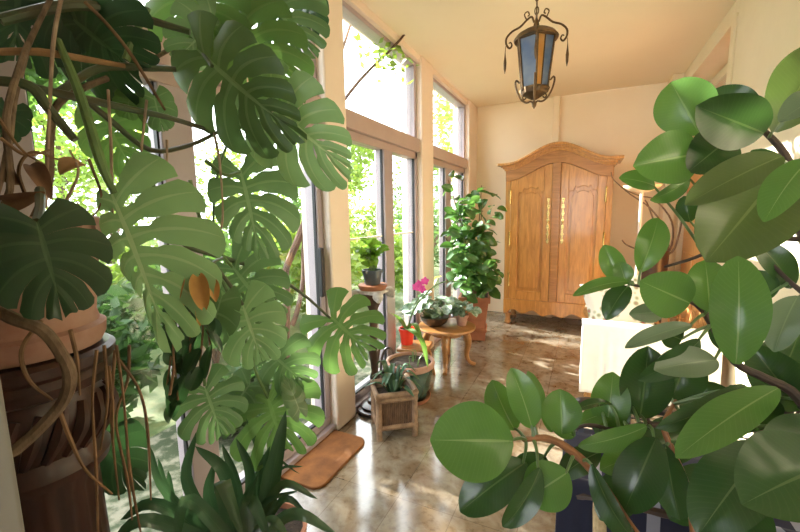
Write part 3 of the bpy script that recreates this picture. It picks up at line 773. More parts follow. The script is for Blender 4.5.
clump('potted_plant', TC+V((-.10,-.05,.381)), 'silver-green leafy plant in a wide dark bowl on the round table', [(.07,0),(.11,.03),(.13,.075),(.135,.085),(.122,.085)], M['darkstand'], 70, .23, .22, .115, LM['cycl'], 21)
clump('potted_plant', TC+V((.13,.04,.381)), 'small terracotta pot with a few leaves at the right of the round table', [(.04,0),(.052,.075),(.06,.075),(.062,.10),(.053,.10)], M['terrapale'], 18, .12, .12, .09, LM['cycl'], 22)

# ================================================================== TERRACOTTA PLANTER WITH SHRUB
KC = V((-1.09,4.20,0))
kp = thing('potted_shrub', KC, 'tall leafy glossy shrub in a square terracotta planter left of the wardrobe', 'plant')
def tap(mb, w0, w1, z0, z1, c, rot=12):
    R2 = rotm(c, rot)
    vs = [R2 @ V((sx*w, sy*w, z)) for w, z in ((w0,z0),(w1,z1)) for sx, sy in ((-1,-1),(1,-1),(1,1),(-1,1))]
    return mb.add(vs, [(3,2,1,0),(4,5,6,7),(0,1,5,4),(1,2,6,5),(2,3,7,6),(3,0,4,7)])
pl = MB(); tap(pl, .12,.12,0,.10, KC); tap(pl, .135,.135,.10,.135, KC); tap(pl, .115,.15,.135,.43, KC); tap(pl, .17,.17,.43,.49, KC)
pl.build('planter', M['terra'], kp, bevel=.006)
tap(MB(), .14,.14,.485,.492, KC).build('soil', M['soil'], kp)
rnd = random.Random(31); lf = MB(); st = MB(); tips = []
for k in range(12):
    a = k*2.39; r = rnd.uniform(.15,.46); z = rnd.uniform(.8,1.72)
    e = KC+V((r*math.cos(a)*.85-.03, r*math.sin(a)-.24, z))
    st.tube([KC+V((.03*math.cos(a),.03*math.sin(a),.48)), KC+V((r*.4*math.cos(a)-.03,r*.3*math.sin(a),.48+(z-.48)*.5)), e], [.012,.009,.004], 6); tips.append((KC+V((0,0,.5)), e))
for k in range(380):
    s0, e = rnd.choice(tips); t = rnd.uniform(.28,1.0); p = s0.lerp(e, t)+V((rnd.uniform(-.14,.14), rnd.uniform(-.14,.14), rnd.uniform(-.12,.10)))
    b = rnd.random()*6.28; d = V((math.cos(b), math.sin(b)*1.0-.2, rnd.uniform(-.9,.35))).normalized(); s = rnd.uniform(.11,.19)
    if p.x < -1.26: p.x = -1.26+rnd.random()*.12
    if p.x+d.x*s < -1.38: d.x = abs(d.x)
    ficus_leaf(p, p+d*s, s*.58, rnd.uniform(-50,50), .15, .08, 7, 4, .6, hint=(0,-.7,.7), mb=lf)
lf.build('foliage', LM['shrub'], kp, sharp=180); st.build('stem', M['bark'], kp)
strap_leaf([KC+V((-.3,-.25,.72)), KC+V((-.34,-.32,.70)), KC+V((-.36,-.36,.62))], .06).build('leaf', LM['yellow'], kp)['label'] = 'yellowed leaf'

# ================================================================== TORCHIERE + DRIED TWIGS
fx = .465; fy = 4.45
fl = thing('floor_lamp', (fx,fy,0), 'slim white uplighter floor lamp with a shallow bowl right of the wardrobe', 'lamp')
MB().lathe([(.13,0),(.14,.008),(.13,.02),(.03,.03),(.015,.045)], (fx,fy,0), 32).build('base', M['white'], fl)
MB().tube([(fx,fy,.03),(fx,fy,1.57)], .014, 12).tube([(fx,fy,.9),(fx,fy,.93)], .019, 12).build('pole', M['white'], fl)
MB().lathe([(.02,1.56),(.05,1.565),(.11,1.585),(.155,1.615),(.165,1.63),(.158,1.63),(.10,1.60),(.03,1.582)], (fx,fy,0), 36).build('lamp_shade', M['shade'], fl)
tb = thing('dried_branches', (.66,4.82,0), 'bare twisting brown branches in a tall dark basket beside the wardrobe', 'branches')
MB().lathe([(.08,0),(.09,.02),(.11,.5),(.125,.98),(.115,.98),(.10,.5),(.085,.03)], (.66,4.82,0), 20).build('basket', M['darkstand'], tb)
b0 = V((.66,4.82,.9))
for pts in (((668,250),(664,228),(650,208),(630,194),(614,180),(611,172)), ((670,250),(672,222),(655,200),(640,196),(625,190)), ((662,250),(655,225),(648,205),(645,200)), ((672,252),(680,230),(684,205),(690,190)), ((666,255),(640,250),(627,245),(622,240))):
    q = [b0]+[PY(x,y,4.78-.02*i) for i, (x, y) in enumerate(pts)]
    MB().tube(q, [.012]+[.010-.0013*i for i in range(len(pts))], 6).build('branch', M['bark'], tb)
lf = MB(); rnd = random.Random(8); cloud(lf, (.63,4.75,1.03), (.13,.1,.12), 120, .04, rnd, .2)
lf.build('dried_leaves', LM['clivia'], tb, sharp=180)

# ================================================================== CHAIRS
def rattan_chair(loc, label, mt, cush):
    t = thing('armchair', loc, label, 'chair'); x, y, _ = loc       # faces -x; x,y is the middle of the seat
    W, Dp = .33, .36
    for sy in (-1, 1):
        f = MB()
        f.tube([(x-Dp+.03,y+sy*W,0),(x-Dp+.02,y+sy*W,.25),(x-Dp+.01,y+sy*W,.45)], .018, 10); f.build('leg', mt, t)
        f = MB(); f.tube([(x+Dp-.02,y+sy*W,0),(x+Dp-.02,y+sy*W,.4),(x+Dp+.03,y+sy*(W-.03),.85)], .018, 10)
        f.build('leg', mt, t)
        a = MB()
        pts = [(x+Dp+.0,y+sy*W,.60),(x+.1,y+sy*(W+.015),.595),(x-Dp+.08,y+sy*(W+.02),.59),(x-Dp-.01,y+sy*(W+.02),.555),(x-Dp+.0,y+sy*(W+.01),.48),(x-Dp+.07,y+sy*(W+.01),.45),(x-Dp+.10,y+sy*W,.50)]
        a.tube(pts, .02, 10)
        for k in range(9):
            xx = x-Dp+.06+k*.075; a.tube([(xx,y+sy*W,.585),(xx+.02,y+sy*W,.32)], .007, 6)
        for k in range(4):
            z = .36+k*.06; a.tube([(x-Dp+.04,y+sy*W,z),(x+Dp,y+sy*W,z)], .005, 6)
        a.build('arm', mt, t)
        sc = MB()
        for r in (.05,.038,.026,.014):
            sc.tube([(x-Dp+.05+r*math.cos(q), y+sy*W, .055+r*math.sin(q)) for q in [i*.5236 for i in range(13)]], .008, 8, 1)
        sc.build('foot_scroll', mt, t)
    b = MB(); b.tube([(x+Dp+.03,y-W+.03,.84),(x+Dp+.05,y-W*.5,.96),(x+Dp+.055,y,.99),(x+Dp+.05,y+W*.5,.96),(x+Dp+.03,y+W-.03,.84)], .02, 10)
    for k in range(15):
        yy = y-W+.05+k*(2*W-.1)/14; zz = .84+.15*(1-((yy-y)/W)**2)
        b.tube([(x+Dp-.02,yy,.4),(x+Dp+.045,yy,zz)], .006, 6)
    for k in range(6): b.tube([(x+Dp-.01+k*.01,y-W,.47+k*.07),(x+Dp-.01+k*.01,y+W,.47+k*.07)], .005, 6)
    b.build('backrest', mt, t)
    s = MB()
    for sy in (-1,1): s.tube([(x-Dp,y+sy*W,.34),(x+Dp,y+sy*W,.34)], .018, 10).tube([(x-Dp+.03,y+sy*W,.14),(x+Dp,y+sy*W,.14)], .012, 8)
    for xx in (x-Dp,x+Dp): s.tube([(xx,y-W,.34),(xx,y+W,.34)], .018, 10)
    for k in range(12): s.tube([(x-Dp,y-W+.03+k*.055,.345),(x+Dp,y-W+.03+k*.055,.345)], .008, 6)
    s.build('seat_frame', mt, t)
    c = MB(); c.box((x-Dp+.0,y-W+.03,.36), (x+Dp-.03,y+W-.03,.46)); c.build('seat_cushion', cush, t, bevel=.03)
    return t
A1 = (.40,3.36,0)
rattan_chair(A1, 'honey rattan armchair under a white throw, in the sun near the wardrobe', M['rattan'], M['throw'])
def drape(name, path_fn, u0, u1, nu, n, mat_, label, cat, amp=.012, seed=1, thick=.006):
    rnd = random.Random(seed); mb = MB(); vs = []; fs = []; ph = rnd.random()*5
    for i in range(nu+1):
        u = u0+(u1-u0)*i/nu
        for j in range(n+1):
            v = j/n; vs.append(path_fn(u, v, math.sin(u*33+ph)*.6+math.sin(u*57+v*2+ph*2)*.4))
    for i in range(nu):
        for j in range(n):
            a = i*(n+1)+j; fs.append((a,a+1,a+n+2,a+n+1))
    mb.add(vs, fs, [(0,0)]*0 or None); o = mb.build(name, mat_, sharp=180)
    md = o.modifiers.new('thickness', 'SOLIDIFY'); md.thickness = thick; md.offset = 1
    return tag(o, label, cat)
ax, ay, _ = A1
def lerp_path(pts, v):
    L_ = [0]
    for a, b in zip(pts, pts[1:]): L_.append(L_[-1]+(V(b)-V(a)).length)
    d = v*L_[-1]
    for i in range(len(pts)-1):
        if d <= L_[i+1]+1e-9: return V(pts[i]).lerp(V(pts[i+1]), (d-L_[i])/(L_[i+1]-L_[i]))
    return V(pts[-1])
def thr(u, v, w):
    x = ax-.40+u*.80; k = max(0, v-.35)*.035
    pts = [(x,ay-.402,.11),(x,ay-.392,.40),(x,ay-.375,.60),(x,ay-.35,.632),(x,ay-.31,.625),(x,ay-.285,.50),(x,ay-.18,.478),(x,ay+.10,.478)]
    p = lerp_path(pts, v); amt = .016*max(0, 1-v*2.2)
    return p+V((0,-abs(w)*amt-.0, 0))
drape('throw_blanket', thr, 0, 1, 60, 40, M['throw'], 'white cotton throw draped over the near arm and seat of the rattan armchair', 'blanket')
def pillow(c, sx, sy, sz, Rm, mat_, name, label):
    mb = MB(); n = 14; vs = []; fs = []
    for side in (1,-1):
        o = len(vs)
        for i in range(n+1):
            for j in range(n+1):
                x = i/n*2-1; y = j/n*2-1; e = ((1-x**4)*(1-y**4))**.5
                sc = 1-.06*(1-abs(x*y))
                vs.append(V(c)+Rm @ V((x*sx*sc, y*sy*sc, side*sz*e)))
        for i in range(n):
            for j in range(n):
                a = o+i*(n+1)+j; f = (a,a+n+1,a+n+2,a+1); fs.append(f if side > 0 else f[::-1])
    mb.add(vs, fs); return tag(mb.build(name, mat_, sharp=180), label, 'cushion')
pillow((ax-.17,ay+.10,.665), .22, .2, .065, Matrix.Rotation(math.radians(62), 3, 'X') @ Matrix.Rotation(math.radians(14), 3, 'Z'), M['floral'], 'cushion', 'floral patterned cushion leaning on the seat of the rattan armchair')
A2 = (.36,1.64,0)
ch2 = rattan_chair(A2, 'dark-cushioned cane armchair in the shade below the rubber plant', M['darkstand'], M['navy'])
ch2.scale.z = .84
bx, by, _ = A2
def thr2(u, v, w):
    x = bx-.41+u*.75
    pts = [(x,by-.40,.06),(x,by-.385,.40),(x,by-.365,.60),(x,by-.34,.632),(x,by-.31,.62),(x,by-.285,.50),(x,by-.18,.478),(x,by+.2,.478)]
    p = lerp_path(pts, v); p.z *= .84; return p+V((0,-abs(w)*.03*max(0,1-v*2),0))
def stripes():
    m, n, N, L, b = nt('striped navy blanket'); tc = N.new('ShaderNodeTexCoord'); sp = N.new('ShaderNodeSeparateXYZ'); L.new(tc.outputs['Object'], sp.inputs[0])
    sn = math_node(N, L, 'SINE', math_node(N, L, 'MULTIPLY', sp.outputs[0], 44.)); g = math_node(N, L, 'GREATER_THAN', sn, .72)
    mx = N.new('ShaderNodeMix'); mx.data_type = 'RGBA'; L.new(g, mx.inputs[0]); mx.inputs[6].default_value = (.015,.017,.04,1); mx.inputs[7].default_value = (.26,.26,.32,1)
    L.new(mx.outputs[2], b.inputs['Base Color']); b.inputs['Roughness'].default_value = .9
    return m
drape('throw_blanket', thr2, 0, 1, 60, 40, stripes(), 'navy blanket with pale grey stripes over the arm of the shaded chair', 'blanket', seed=5)
rp_ = MB().tube([P(598,488,1.19), P(599,510,1.19), P(600,540,1.19), P(601,570,1.19)], [.012,.018,.02,.016], 10)
tag(rp_.build('rope_tassel', M['rope']), 'cream rope tassel hanging against the striped navy blanket', 'tassel')
# ================================================================== PEDESTAL + MONSTERA
PC = V((-1.09,.385,0)); RS = .88
pd = thing('carved_pedestal', PC, 'tall carved dark red mahogany column pedestal under the big monstera pot', 'pedestal')
MB().box((PC.x-.15,PC.y-.15,0), (PC.x+.15,PC.y+.15,.09)).build('plinth', M['mahogany'], pd, bevel=.008)
sh = MB(); n = 64; vs = []; fs = []
zs = [.09,.12,.14,.17,.20,.24,.5,.8,.84]
rs = [.165,.165,.15,.165,.135,.128,.124,.118,.12]
for z, r in zip(zs, rs):
    for k in range(n):
        a = 2*math.pi*k/n; fl_ = (.010*abs(math.sin(a*10)) if .23 < z < .82 else 0)
        vs.append(PC+V((RS*(r-fl_)*math.cos(a), RS*(r-fl_)*math.sin(a), z)))
for i in range(len(zs)-1):
    for k in range(n): fs.append((i*n+k, i*n+(k+1) % n, (i+1)*n+(k+1) % n, (i+1)*n+k))
sh.add(vs, fs); sh.build('shaft', M['mahogany'], pd, sharp=50)
rg = MB().lathe([(r_*RS, z_) for r_, z_ in [(.12,.835),(.142,.845),(.148,.865),(.138,.88),(.13,.90),(.15,.94),(.158,.97),(.15,1.0),(.135,1.02),(.135,1.035)]], PC, 48)
for k in range(22):                                                    # slanting carved gadroons
    a = 2*math.pi*k/22
    rg.tube([PC+V((RS*.132*math.cos(a),RS*.132*math.sin(a),.905)), PC+V((RS*.16*math.cos(a+.16),RS*.16*math.sin(a+.16),.96)), PC+V((RS*.145*math.cos(a+.3),RS*.145*math.sin(a+.3),1.01))], [.009,.015,.009], 6)
rg.build('capital', M['mahogany'], pd)
MB().lathe([(r_*RS, z_) for r_, z_ in [(.15,1.035),(.172,1.045),(.178,1.065),(.170,1.08),(.18,1.09),(.182,1.11),(.17,1.118)]], PC, 48).build('top', M['mahogany'], pd)

mo = thing('potted_monstera', PC+V((0,0,1.119)), 'huge monstera with split leaves and hanging roots in a weathered terracotta pot', 'plant')
MB().lathe([(r_*RS, z_) for r_, z_ in [(.12,1.119),(.155,1.122),(.165,1.14),(.168,1.165),(.155,1.172),(.15,1.19),(.155,1.23),(.165,1.33),(.172,1.36),(.182,1.365),(.182,1.40),(.172,1.405),(.162,1.39),(.158,1.35)]], PC, 48).build('pot', M['terrapale'], mo)
MB().lathe([(r_*RS, z_) for r_, z_ in [(.001,1.375),(.16,1.375)]], PC, 32, cap=False).build('soil', M['soil'], mo)
def tubepart(name, pts, r, mt, par, seg=8):
    return MB().tube([p if isinstance(p, V) else P(*p) for p in pts], r, seg).build(name, mt, par)
# climbing stems
tubepart('stem', [PC+V((.03,.02,1.37)), (48,185,.82), (50,140,.86), (58,104,.92), (90,85,1.0), (125,72,1.06), (165,52,1.12), (215,22,1.18), (275,-15,1.25)], [.008,.008,.008,.008,.008,.007,.006,.006,.005], M['bark'], mo)
tubepart('stem', [PC+V((-.05,-.02,1.37)), (10,190,.74), (6,120,.74), (22,60,.80), (40,20,.86), (60,-20,.9)], [.006,.006,.006,.006,.005,.005], M['bark'], mo)
tubepart('stem', [(-20,300,.60), (12,318,.60), (42,330,.61), (60,352,.62), (70,375,.63), (64,400,.64), (40,428,.64), (18,448,.63), (6,456,.62)], [.009,.0095,.009,.0085,.0095,.0095,.009,.0095,.007], M['bark'], mo)
tubepart('stem', [(-5,200,.72), (8,150,.74), (14,100,.78), (26,55,.82)], [.005,.006,.006,.005], M['bark'], mo)
# long petioles and runners crossing above the pot
for pts, r, mt in (
    ([(58,40,.86),(80,95,.84),(100,160,.85),(114,193,.88)], [.007,.010,.011,.007], 'petiole'),
    ([(-10,52,.80),(40,52,.84),(90,60,.90),(125,66,.95)], [.007,.008,.007,.005], 'dry'),
    ([(-10,80,.78),(30,86,.80),(48,108,.82),(75,140,.84)], [.010,.011,.010,.008], 'petioled'),
    ([(0,20,.84),(70,5,.92),(120,12,1.0),(190,32,1.05)], [.012,.013,.012,.008], 'petioled'),
    ([(35,88,.86),(80,98,.92),(125,108,.98),(170,118,1.05),(215,132,1.12)], [.009,.010,.009,.007,.006], 'petioled'),
    ([(60,92,.9),(100,68,.98),(150,68,1.04),(190,70,1.1)], [.009,.010,.009,.006], 'petioled'),
    ([(148,8,1.0),(135,35,1.0),(126,60,1.0)], [.007,.009,.010], 'petiole'),
    ([(85,2,.9),(105,22,.92),(128,50,.95),(150,85,1.0),(165,110,1.05)], [.004,.004,.004,.004,.003], 'root'),
    ([(62,-5,.86),(55,30,.84),(52,60,.83),(50,100,.82),(48,150,.80),(46,208,.78)], [.004,.0045,.004,.0035,.003,.0025], 'palroot'),
    ([(168,262,.92),(190,268,.9),(204,276,.9),(214,262,1.0),(222,258,1.08)], [.004,.005,.004,.004,.004], 'petioled'),
    ([(222,130,1.15),(190,145,1.12),(150,150,1.08),(110,120,1.02),(80,95,.95)], [.005,.006,.007,.008,.008], 'petioled'),
    ([(330,318,1.62),(300,292,1.55),(262,270,1.45),(215,255,1.35),(180,240,1.25),(150,180,1.15)], [.005,.006,.008,.009,.009,.008], 'petioled'),
    ([(212,66,1.0),(202,50,1.03),(198,25,1.08)], [.005,.006,.006], 'petioled'),
    ([(240,172,1.18),(225,175,1.15),(205,160,1.12)], [.005,.005,.006], 'petiole'),
    ([(232,267,1.35),(218,250,1.3),(205,235,1.25),(190,180,1.2)], [.005,.006,.006,.006], 'petiole'),
    ([(243,305,1.25),(230,285,1.24),(212,262,1.22)], [.005,.006,.006], 'petioled'),
    ([(37,222,.64),(40,208,.68),(40,190,.74)], [.007,.007,.008], 'petioled'),
    ([(205,386,1.25),(203,372,1.25),(195,330,1.24),(185,270,1.22)], [.005,.005,.006,.006], 'petiole'),
    ([(268,398,1.4),(255,370,1.38),(240,320,1.35),(222,280,1.32)], [.005,.005,.006,.006], 'petiole'),
    ([(272,352,1.45),(262,330,1.42),(240,290,1.38)], [.005,.005,.006], 'petiole'),
    ([(255,118,1.1),(240,128,1.12),(225,150,1.15),(215,190,1.18),(213,240,1.2)], [.004,.004,.004,.004,.003], 'petiole'),
    ):
    tubepart('petiole', pts, r, M[mt], mo)
# aerial roots
rnd = random.Random(17)
ROOTS = [[(108,90,.92),(110,150,.9),(110,200,.9),(116,250,.9)], [(146,100,1.0),(143,150,1.0),(141,185,1.0)], [(166,140,1.05),(168,175,1.05)],
 [(214,133,1.1),(220,160,1.08),(221,200,1.08),(220,225,1.08),(214,250,1.08)],
 [(56,405,.66),(72,440,.67),(85,470,.68),(112,494,.7)], [(104,345,.8),(106,400,.8),(100,450,.8)], [(118,345,.85),(122,400,.85),(130,470,.86),(140,540,.87)],
 [(128,345,.9),(126,380,.9),(118,420,.9),(128,480,.9),(134,520,.9)], [(120,360,.88),(138,390,.88),(146,430,.9),(152,500,.9)], [(115,350,.87),(112,420,.87),(120,500,.88)],
 [(98,350,.78),(92,400,.76),(96,470,.77),(98,540,.78)], [(107,366,.83),(113,400,.83),(114,440,.83)], [(70,330,.64),(78,360,.66),(82,395,.68)], [(42,320,.63),(22,350,.61),(30,380,.60),(52,400,.63)],
 [(0,118,.72),(20,150,.74),(44,165,.76)], [(0,138,.72),(25,155,.75),(50,150,.78)], [(65,200,.8),(78,172,.8),(70,150,.82)], [(28,200,.75),(20,170,.75),(34,152,.76),(60,160,.78)],
 [(88,160,.88),(100,200,.87),(84,225,.86)], [(168,395,1.0),(175,370,1.0),(172,340,1.0)]]
for i, r in enumerate(ROOTS):
    pts = []
    for k, (x, y, d) in enumerate(r): pts.append(P(x+rnd.uniform(-2,2), y, d))
    MB().tube(pts, [.0035]+[rnd.uniform(.0022,.0036) for _ in r[2:]]+[.0018], 6, 6).build('aerial_root', M['palroot' if i in (0,1,2,3,16) else 'root'], mo)
# withered leaf bases on the pot
for i, (bx_, by_, bd, tx, ty, td, wp, mt) in enumerate(((2,200,.74,45,192,.72,18,'drydark'),(30,165,.78,52,200,.76,16,'drydark'),(60,175,.8,85,165,.82,16,'dry'),(22,185,.76,12,165,.74,14,'drydark'),(90,215,.8,98,262,.8,12,'terrapale'),
        (188,276,.9,181,306,.88,18,'sheath'),(197,272,.9,205,312,.88,17,'sheath'),(204,279,.92,216,302,.9,13,'sheath'),(192,300,.9,198,328,.88,10,'sheath'))):
    ficus_leaf(P(bx_,by_,bd), P(tx,ty,td), wp*bd/391, rnd.uniform(-40,40), .5, .2, 10, 6).build('dried_sheath', M[mt], mo, sharp=180)
# split leaves: base, tip, width (px at its depth), tilt, look
ML = [
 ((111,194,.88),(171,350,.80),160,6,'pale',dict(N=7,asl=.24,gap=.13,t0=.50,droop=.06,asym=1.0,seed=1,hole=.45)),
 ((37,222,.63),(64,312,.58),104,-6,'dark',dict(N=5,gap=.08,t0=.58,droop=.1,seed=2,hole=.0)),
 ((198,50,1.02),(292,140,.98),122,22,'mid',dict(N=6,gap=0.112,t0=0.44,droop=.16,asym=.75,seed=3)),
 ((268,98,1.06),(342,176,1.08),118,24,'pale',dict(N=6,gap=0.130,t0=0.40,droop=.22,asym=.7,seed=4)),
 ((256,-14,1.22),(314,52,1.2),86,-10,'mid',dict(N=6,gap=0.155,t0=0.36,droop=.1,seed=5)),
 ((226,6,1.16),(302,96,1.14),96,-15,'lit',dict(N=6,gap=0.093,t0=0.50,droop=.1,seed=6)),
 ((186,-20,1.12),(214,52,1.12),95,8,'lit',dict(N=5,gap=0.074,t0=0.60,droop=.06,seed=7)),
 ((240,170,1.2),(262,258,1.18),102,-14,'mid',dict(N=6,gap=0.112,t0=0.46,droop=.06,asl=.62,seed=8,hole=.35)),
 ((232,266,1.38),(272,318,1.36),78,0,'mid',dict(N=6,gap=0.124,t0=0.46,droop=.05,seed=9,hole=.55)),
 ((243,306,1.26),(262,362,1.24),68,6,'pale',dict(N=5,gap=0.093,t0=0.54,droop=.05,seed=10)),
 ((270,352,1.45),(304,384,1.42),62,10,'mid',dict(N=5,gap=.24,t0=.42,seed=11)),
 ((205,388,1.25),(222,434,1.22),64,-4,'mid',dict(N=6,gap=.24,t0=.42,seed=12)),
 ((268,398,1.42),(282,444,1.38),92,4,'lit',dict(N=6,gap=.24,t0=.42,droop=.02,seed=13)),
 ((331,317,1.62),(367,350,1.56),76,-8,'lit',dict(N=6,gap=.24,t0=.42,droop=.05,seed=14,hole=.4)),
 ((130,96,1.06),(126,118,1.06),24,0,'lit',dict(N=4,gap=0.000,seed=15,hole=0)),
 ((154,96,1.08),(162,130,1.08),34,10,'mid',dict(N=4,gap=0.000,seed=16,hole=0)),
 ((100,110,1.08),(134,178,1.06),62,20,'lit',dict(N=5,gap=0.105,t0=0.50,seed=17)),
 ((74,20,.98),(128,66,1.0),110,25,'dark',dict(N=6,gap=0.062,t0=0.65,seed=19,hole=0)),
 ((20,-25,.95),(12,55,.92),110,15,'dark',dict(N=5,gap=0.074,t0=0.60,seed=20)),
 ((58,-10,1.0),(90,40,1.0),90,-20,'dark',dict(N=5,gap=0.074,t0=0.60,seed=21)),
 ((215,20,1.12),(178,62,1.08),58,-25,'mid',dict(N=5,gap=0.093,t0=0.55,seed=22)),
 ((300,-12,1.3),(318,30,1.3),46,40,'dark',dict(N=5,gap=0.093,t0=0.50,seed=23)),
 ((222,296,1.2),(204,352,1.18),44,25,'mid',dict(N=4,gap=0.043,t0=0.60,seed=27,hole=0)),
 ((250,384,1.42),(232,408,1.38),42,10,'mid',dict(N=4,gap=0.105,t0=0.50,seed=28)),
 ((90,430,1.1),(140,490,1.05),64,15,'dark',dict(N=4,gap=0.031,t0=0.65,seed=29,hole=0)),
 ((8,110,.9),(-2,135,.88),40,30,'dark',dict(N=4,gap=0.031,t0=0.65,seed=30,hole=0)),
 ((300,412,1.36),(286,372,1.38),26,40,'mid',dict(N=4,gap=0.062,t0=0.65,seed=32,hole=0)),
]
for b_, t_, wpx, tl, lk, kw in ML:
    base, tip = P(*b_), P(*t_)
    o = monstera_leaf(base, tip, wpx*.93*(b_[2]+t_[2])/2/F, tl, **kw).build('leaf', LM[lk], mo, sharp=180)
# a trailing plant with small dark leaves hanging behind the pale leaf
tv = thing('trailing_vine', P(176,262,1.12), 'trailing vine with small dark leaves hanging below the dried orange sheath', 'plant')
rnd = random.Random(23)
for sx_, ex, ey in ((172,166,392),(182,190,372),(194,200,366),(178,178,400),(188,210,345)):
    pts = [P(sx_,262,1.12), P((sx_+ex)/2+rnd.uniform(-6,6),(262+ey)/2,1.12), P(ex,ey,1.12)]
    MB().tube(pts, .0028, 6).build('stem', M['root'], tv)
    for k in range(5):
        t = .3+.7*k/4; x = sx_+(ex-sx_)*t+rnd.uniform(-3,3); y = 262+(ey-262)*t
        dx = rnd.choice((-1,1))*rnd.uniform(4,16)
        ficus_leaf(P(x,y,1.12), P(x+dx,y+rnd.uniform(18,34),1.12+rnd.uniform(-.04,.04)), rnd.uniform(11,17)*1.12/F, rnd.uniform(-50,50), .2, .08, 10, 4).build('leaf', LM['dark'], tv, sharp=180)

# ================================================================== CLIVIA
CC = V((-1.03,.98,0))
cl = thing('potted_clivia', CC, 'dark green clivia with long arching strap leaves on the floor beside the pedestal', 'plant')
MB().lathe([(.09,0),(.10,.01),(.125,.2),(.135,.2),(.14,.235),(.125,.235),(.12,.21)], CC, 28).build('pot', M['terra'], cl)
MB().lathe([(.001,.215),(.122,.215)], CC, 24, cap=False).build('soil', M['soil'], cl)
CL = [((205,552),(188,485),(196,432),17,1.2),((195,552),(166,492),(150,446),12,1.18),((214,552),(226,476),(195,446),20,1.22),((225,552),(236,484),(222,444),15,1.3),
 ((240,552),(250,475),(236,438),15,1.34),((240,552),(258,482),(270,446),15,1.36),((238,552),(262,468),(246,418),11,1.38),((250,552),(272,478),(286,410),27,1.24),
 ((240,556),(280,486),(318,499),13,1.22),((240,562),(292,514),(338,535),18,1.16),((238,560),(282,500),(306,512),11,1.2),((212,556),(222,480),(244,540),24,1.1),
 ((190,560),(160,505),(120,520),18,1.08),((200,552),(172,500),(158,458),14,1.24),((250,540),(276,474),(304,466),5,1.28),((248,540),(268,462),(300,474),5,1.3),
 ((200,560),(150,520),(110,545),20,1.0),((215,560),(190,500),(176,545),20,1.04),((228,560),(250,500),(272,545),20,1.08),((236,560),(262,505),(300,490),9,1.24),((205,556),(210,500),(214,462),18,1.28),((190,556),(176,508),(168,470),16,1.3),((222,556),(244,508),(258,474),16,1.2),((230,558),(270,520),(290,540),14,1.1)]
for (b_, m_, t_, wp, d) in CL:
    c0 = CC+V((rnd.uniform(-.04,.04), rnd.uniform(-.04,.04), .2))
    p0, p1, p2 = P(*b_, (1.2+d)/2), P(*m_, d), P(*t_, d*1.0)
    strap_leaf([c0, c0.lerp(p0, .6), p1, p2], wp*.74*d/F, hint=tuple(CAM-p1), fold=.3, wf=lambda u: min(1,.7+u)*(1-u**4)**.7).build('leaf', LM['clivia'], cl, sharp=180)

# ================================================================== RUBBER PLANT
RCx = V((.60,.98,0))
fi = thing('potted_rubber_plant', RCx, 'large rubber plant with big oval glossy leaves filling the right foreground', 'plant')
MB().lathe([(.12,0),(.13,.01),(.165,.26),(.178,.26),(.182,.30),(.168,.30),(.16,.27)], RCx, 32).build('pot', M['greypot'], fi)
MB().lathe([(.001,.27),(.165,.27)], RCx, 24, cap=False).build('soil', M['soil'], fi)
STEMS = [
 ([RCx+V((-.05,-.02,.27)), P(700,600,.95), P(640,540,.95), P(612,500,.96), P(590,468,.97), P(566,447,.98), P(545,438,.99), P(522,440,1.0)], [.014,.013,.0125,.012,.011,.010,.009,.005], 'ficstem'),
 ([RCx+V((.0,.05,.27)), P(840,480,.95), P(800,400,1.0), P(765,378,1.03), P(735,362,1.06), P(712,325,1.08), P(696,304,1.1), P(660,290,1.14), P(628,284,1.16)], [.016,.015,.013,.011,.010,.009,.008,.006,.004], 'ficdark'),
 ([RCx+V((.05,.02,.27)), P(860,420,.95), P(815,270,1.05), P(798,220,1.1), P(790,165,1.13), P(765,132,1.16), P(740,120,1.18)], [.016,.016,.014,.012,.011,.008,.004], 'ficdark'),
 ([P(812,300,1.03), P(790,282,1.08), P(770,262,1.12), P(752,243,1.15)], [.008,.006,.005,.003], 'ficdark'),
 ([P(815,240,1.05), P(780,238,1.1), P(745,234,1.14), P(715,248,1.17), P(694,258,1.2), P(664,267,1.24)], [.008,.007,.006,.006,.005,.004], 'ficdark'),
 ([P(700,600,.95), P(690,500,.98), P(672,450,1.0), P(664,425,1.02), P(676,400,1.04)], [.010,.009,.008,.007,.004], 'ficstem'),
 ([P(664,425,1.02), P(640,425,1.03), P(615,430,1.04), P(590,425,1.05), P(570,430,1.06)], [.008,.007,.006,.005,.004], 'ficdark'),
]
SP = []
for pts, r, mt in STEMS:
    MB().tube(pts, r, 9).build('stem', M[mt], fi)
    for a_, b_ in zip(pts, pts[1:]):
        for k in range(6): SP.append(a_.lerp(b_, k/6))
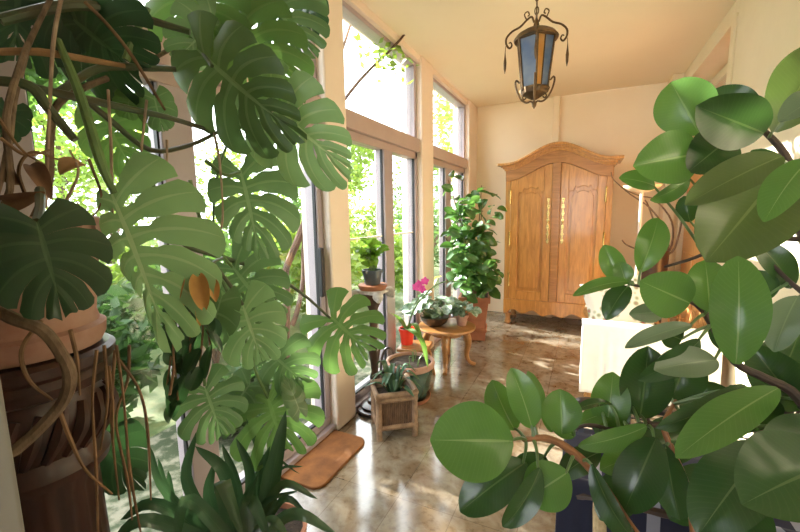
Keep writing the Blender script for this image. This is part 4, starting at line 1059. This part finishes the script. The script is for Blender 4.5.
# base, tip, width px, depth base, depth tip, tilt, look
FL = [
 ((513,441),(430,440),70,.92,.90,0,'a'),((532,428),(511,368),30,1.0,1.02,15,'a'),((515,430),(492,380),30,1.05,1.08,-15,'a'),((534,425),(528,371),20,1.06,1.08,30,'a'),
 ((562,434),(560,389),36,1.03,1.05,5,'a'),((552,432),(540,398),16,1.08,1.1,30,'a'),((526,462),(460,512),40,1.0,.98,8,'b'),((540,468),(503,527),26,.94,.92,-25,'b'),
 ((568,472),(527,499),44,.95,.95,0,'a'),((545,456),(518,490),36,1.02,1.0,0,'b'),((606,432),(613,372),34,1.08,1.1,5,'a'),((612,404),(573,412),11,1.05,1.02,40,'b'),
 ((640,418),(648,346),44,1.08,1.06,10,'b'),((690,303),(640,281),46,1.02,1.0,0,'a'),((710,312),(705,260),35,1.06,1.08,5,'a'),((736,364),(738,256),45,.92,.94,6,'a'),
 ((717,360),(654,370),32,.98,.96,20,'e'),((692,325),(625,348),17,1.0,1.0,25,'e'),((700,340),(638,380),24,1.0,.98,-25,'b'),((746,386),(656,428),26,.92,.9,-20,'b'),
 ((778,388),(676,458),38,.84,.80,20,'a'),((768,444),(698,536),58,.82,.78,8,'b'),((842,462),(742,505),82,.62,.60,12,'b'),((656,438),(624,512),42,.98,.96,0,'b'),
 ((665,445),(680,520),32,1.0,.98,15,'b'),((647,426),(578,446),22,1.0,1.0,-28,'a'),((616,412),(578,424),18,1.1,1.08,25,'a'),((592,464),(640,545),26,.93,.9,35,'b'),
 ((700,134),(671,82),50,1.16,1.18,0,'a'),((764,133),(696,106),50,1.06,1.04,0,'b'),((774,132),(822,44),52,1.1,1.08,8,'c'),((830,98),(779,122),30,.66,.64,35,'e'),
 ((697,154),(633,166),50,1.12,1.1,4,'a'),((655,186),(619,178),20,1.16,1.14,30,'a'),((690,176),(650,200),20,1.18,1.16,-40,'a'),((730,138),(688,172),44,1.12,1.1,0,'b'),
 ((782,156),(685,205),36,1.04,1.02,18,'c'),((778,176),(706,262),76,1.08,1.06,0,'c'),((812,158),(764,222),34,.64,.62,20,'a'),((792,288),(751,239),26,1.12,1.14,25,'b'),
 ((762,302),(758,270),28,1.12,1.14,0,'b'),((690,222),(684,196),18,1.2,1.2,0,'b'),((795,232),(792,196),26,1.12,1.12,0,'b'),((640,272),(658,218),27,1.18,1.2,10,'a'),
 ((622,284),(604,245),22,1.18,1.2,0,'a'),((626,284),(619,262),18,1.16,1.17,10,'a'),((630,282),(573,296),15,1.16,1.12,35,'a'),((628,286),(606,320),22,1.16,1.14,15,'b'),
 ((664,312),(629,314),19,1.14,1.12,0,'e'),((798,296),(774,352),30,1.02,1.0,15,'e'),((682,340),(660,330),24,1.06,1.06,0,'b'),((752,130),(712,90),36,1.2,1.22,20,'b'),
 ((760,205),(735,160),40,1.14,1.16,10,'b'),((780,190),(752,150),30,1.2,1.22,0,'b'),
 ((800,410),(750,345),44,1.1,1.12,5,'b'),((770,400),(800,330),44,1.12,1.14,5,'b'),((720,430),(700,380),50,1.12,1.14,0,'b'),((760,430),(730,385),50,1.12,1.12,5,'b'),((670,400),(690,350),40,1.14,1.14,10,'b'),
 ((720,470),(670,520),44,1.06,1.05,0,'b'),((760,500),(720,545),50,1.0,1.0,0,'b'),((640,470),(600,520),36,1.05,1.04,10,'b'),((690,430),(640,455),40,1.1,1.08,0,'b'),((600,452),(560,478),26,1.04,1.03,20,'b'),
 ((820,420),(770,470),46,.95,.93,5,'b'),((740,300),(720,350),30,1.1,1.1,20,'b'),((626,396),(600,440),30,1.12,1.12,10,'b'),((645,450),(600,470),30,1.08,1.06,0,'a'),((600,408),(632,392),20,1.1,1.1,20,'a'),((575,436),(548,420),16,1.1,1.1,0,'a'),
]
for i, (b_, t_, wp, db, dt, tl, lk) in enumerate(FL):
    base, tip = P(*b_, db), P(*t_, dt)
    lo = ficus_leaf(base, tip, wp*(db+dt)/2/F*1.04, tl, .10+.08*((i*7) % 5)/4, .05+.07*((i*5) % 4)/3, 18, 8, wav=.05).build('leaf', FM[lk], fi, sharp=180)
    s = min(SP, key=lambda q: (q-base).length)
    if (s-base).length < .30:
        MB().tube([s, s.lerp(base, .5)+V((0,0,.006)), base+(tip-base)*.05], [.005,.0042,.003], 7).build('petiole', M['petiole'], lo)


# ================================================================== LIGHT
w = bpy.data.worlds.new('sky'); S.world = w; w.use_nodes = True
bg = w.node_tree.nodes['Background']; bg.inputs[0].default_value = (.93,.96,1,1); bg.inputs[1].default_value = 3.2
sd = bpy.data.lights.new('sun', 'SUN'); sd.energy = 17; sd.color = (1,.95,.87); sd.angle = math.radians(.6)
so = bpy.data.objects.new('sun', sd); COL.objects.link(so)
so.rotation_euler = V((1,-.2,-.42)).to_track_quat('-Z','Y').to_euler()
for nm, c, sx, sy, rot in (('near',(-1.64,2.83,1.4),4.6,2.8,0),):
    pass
S.view_settings.view_transform = 'Standard'; S.view_settings.look = 'None'; S.view_settings.exposure = 1.22; S.view_settings.gamma = 1
S.view_settings.use_curve_mapping = False
S.cycles.max_bounces = 10; S.cycles.diffuse_bounces = 6; S.cycles.transparent_max_bounces = 24
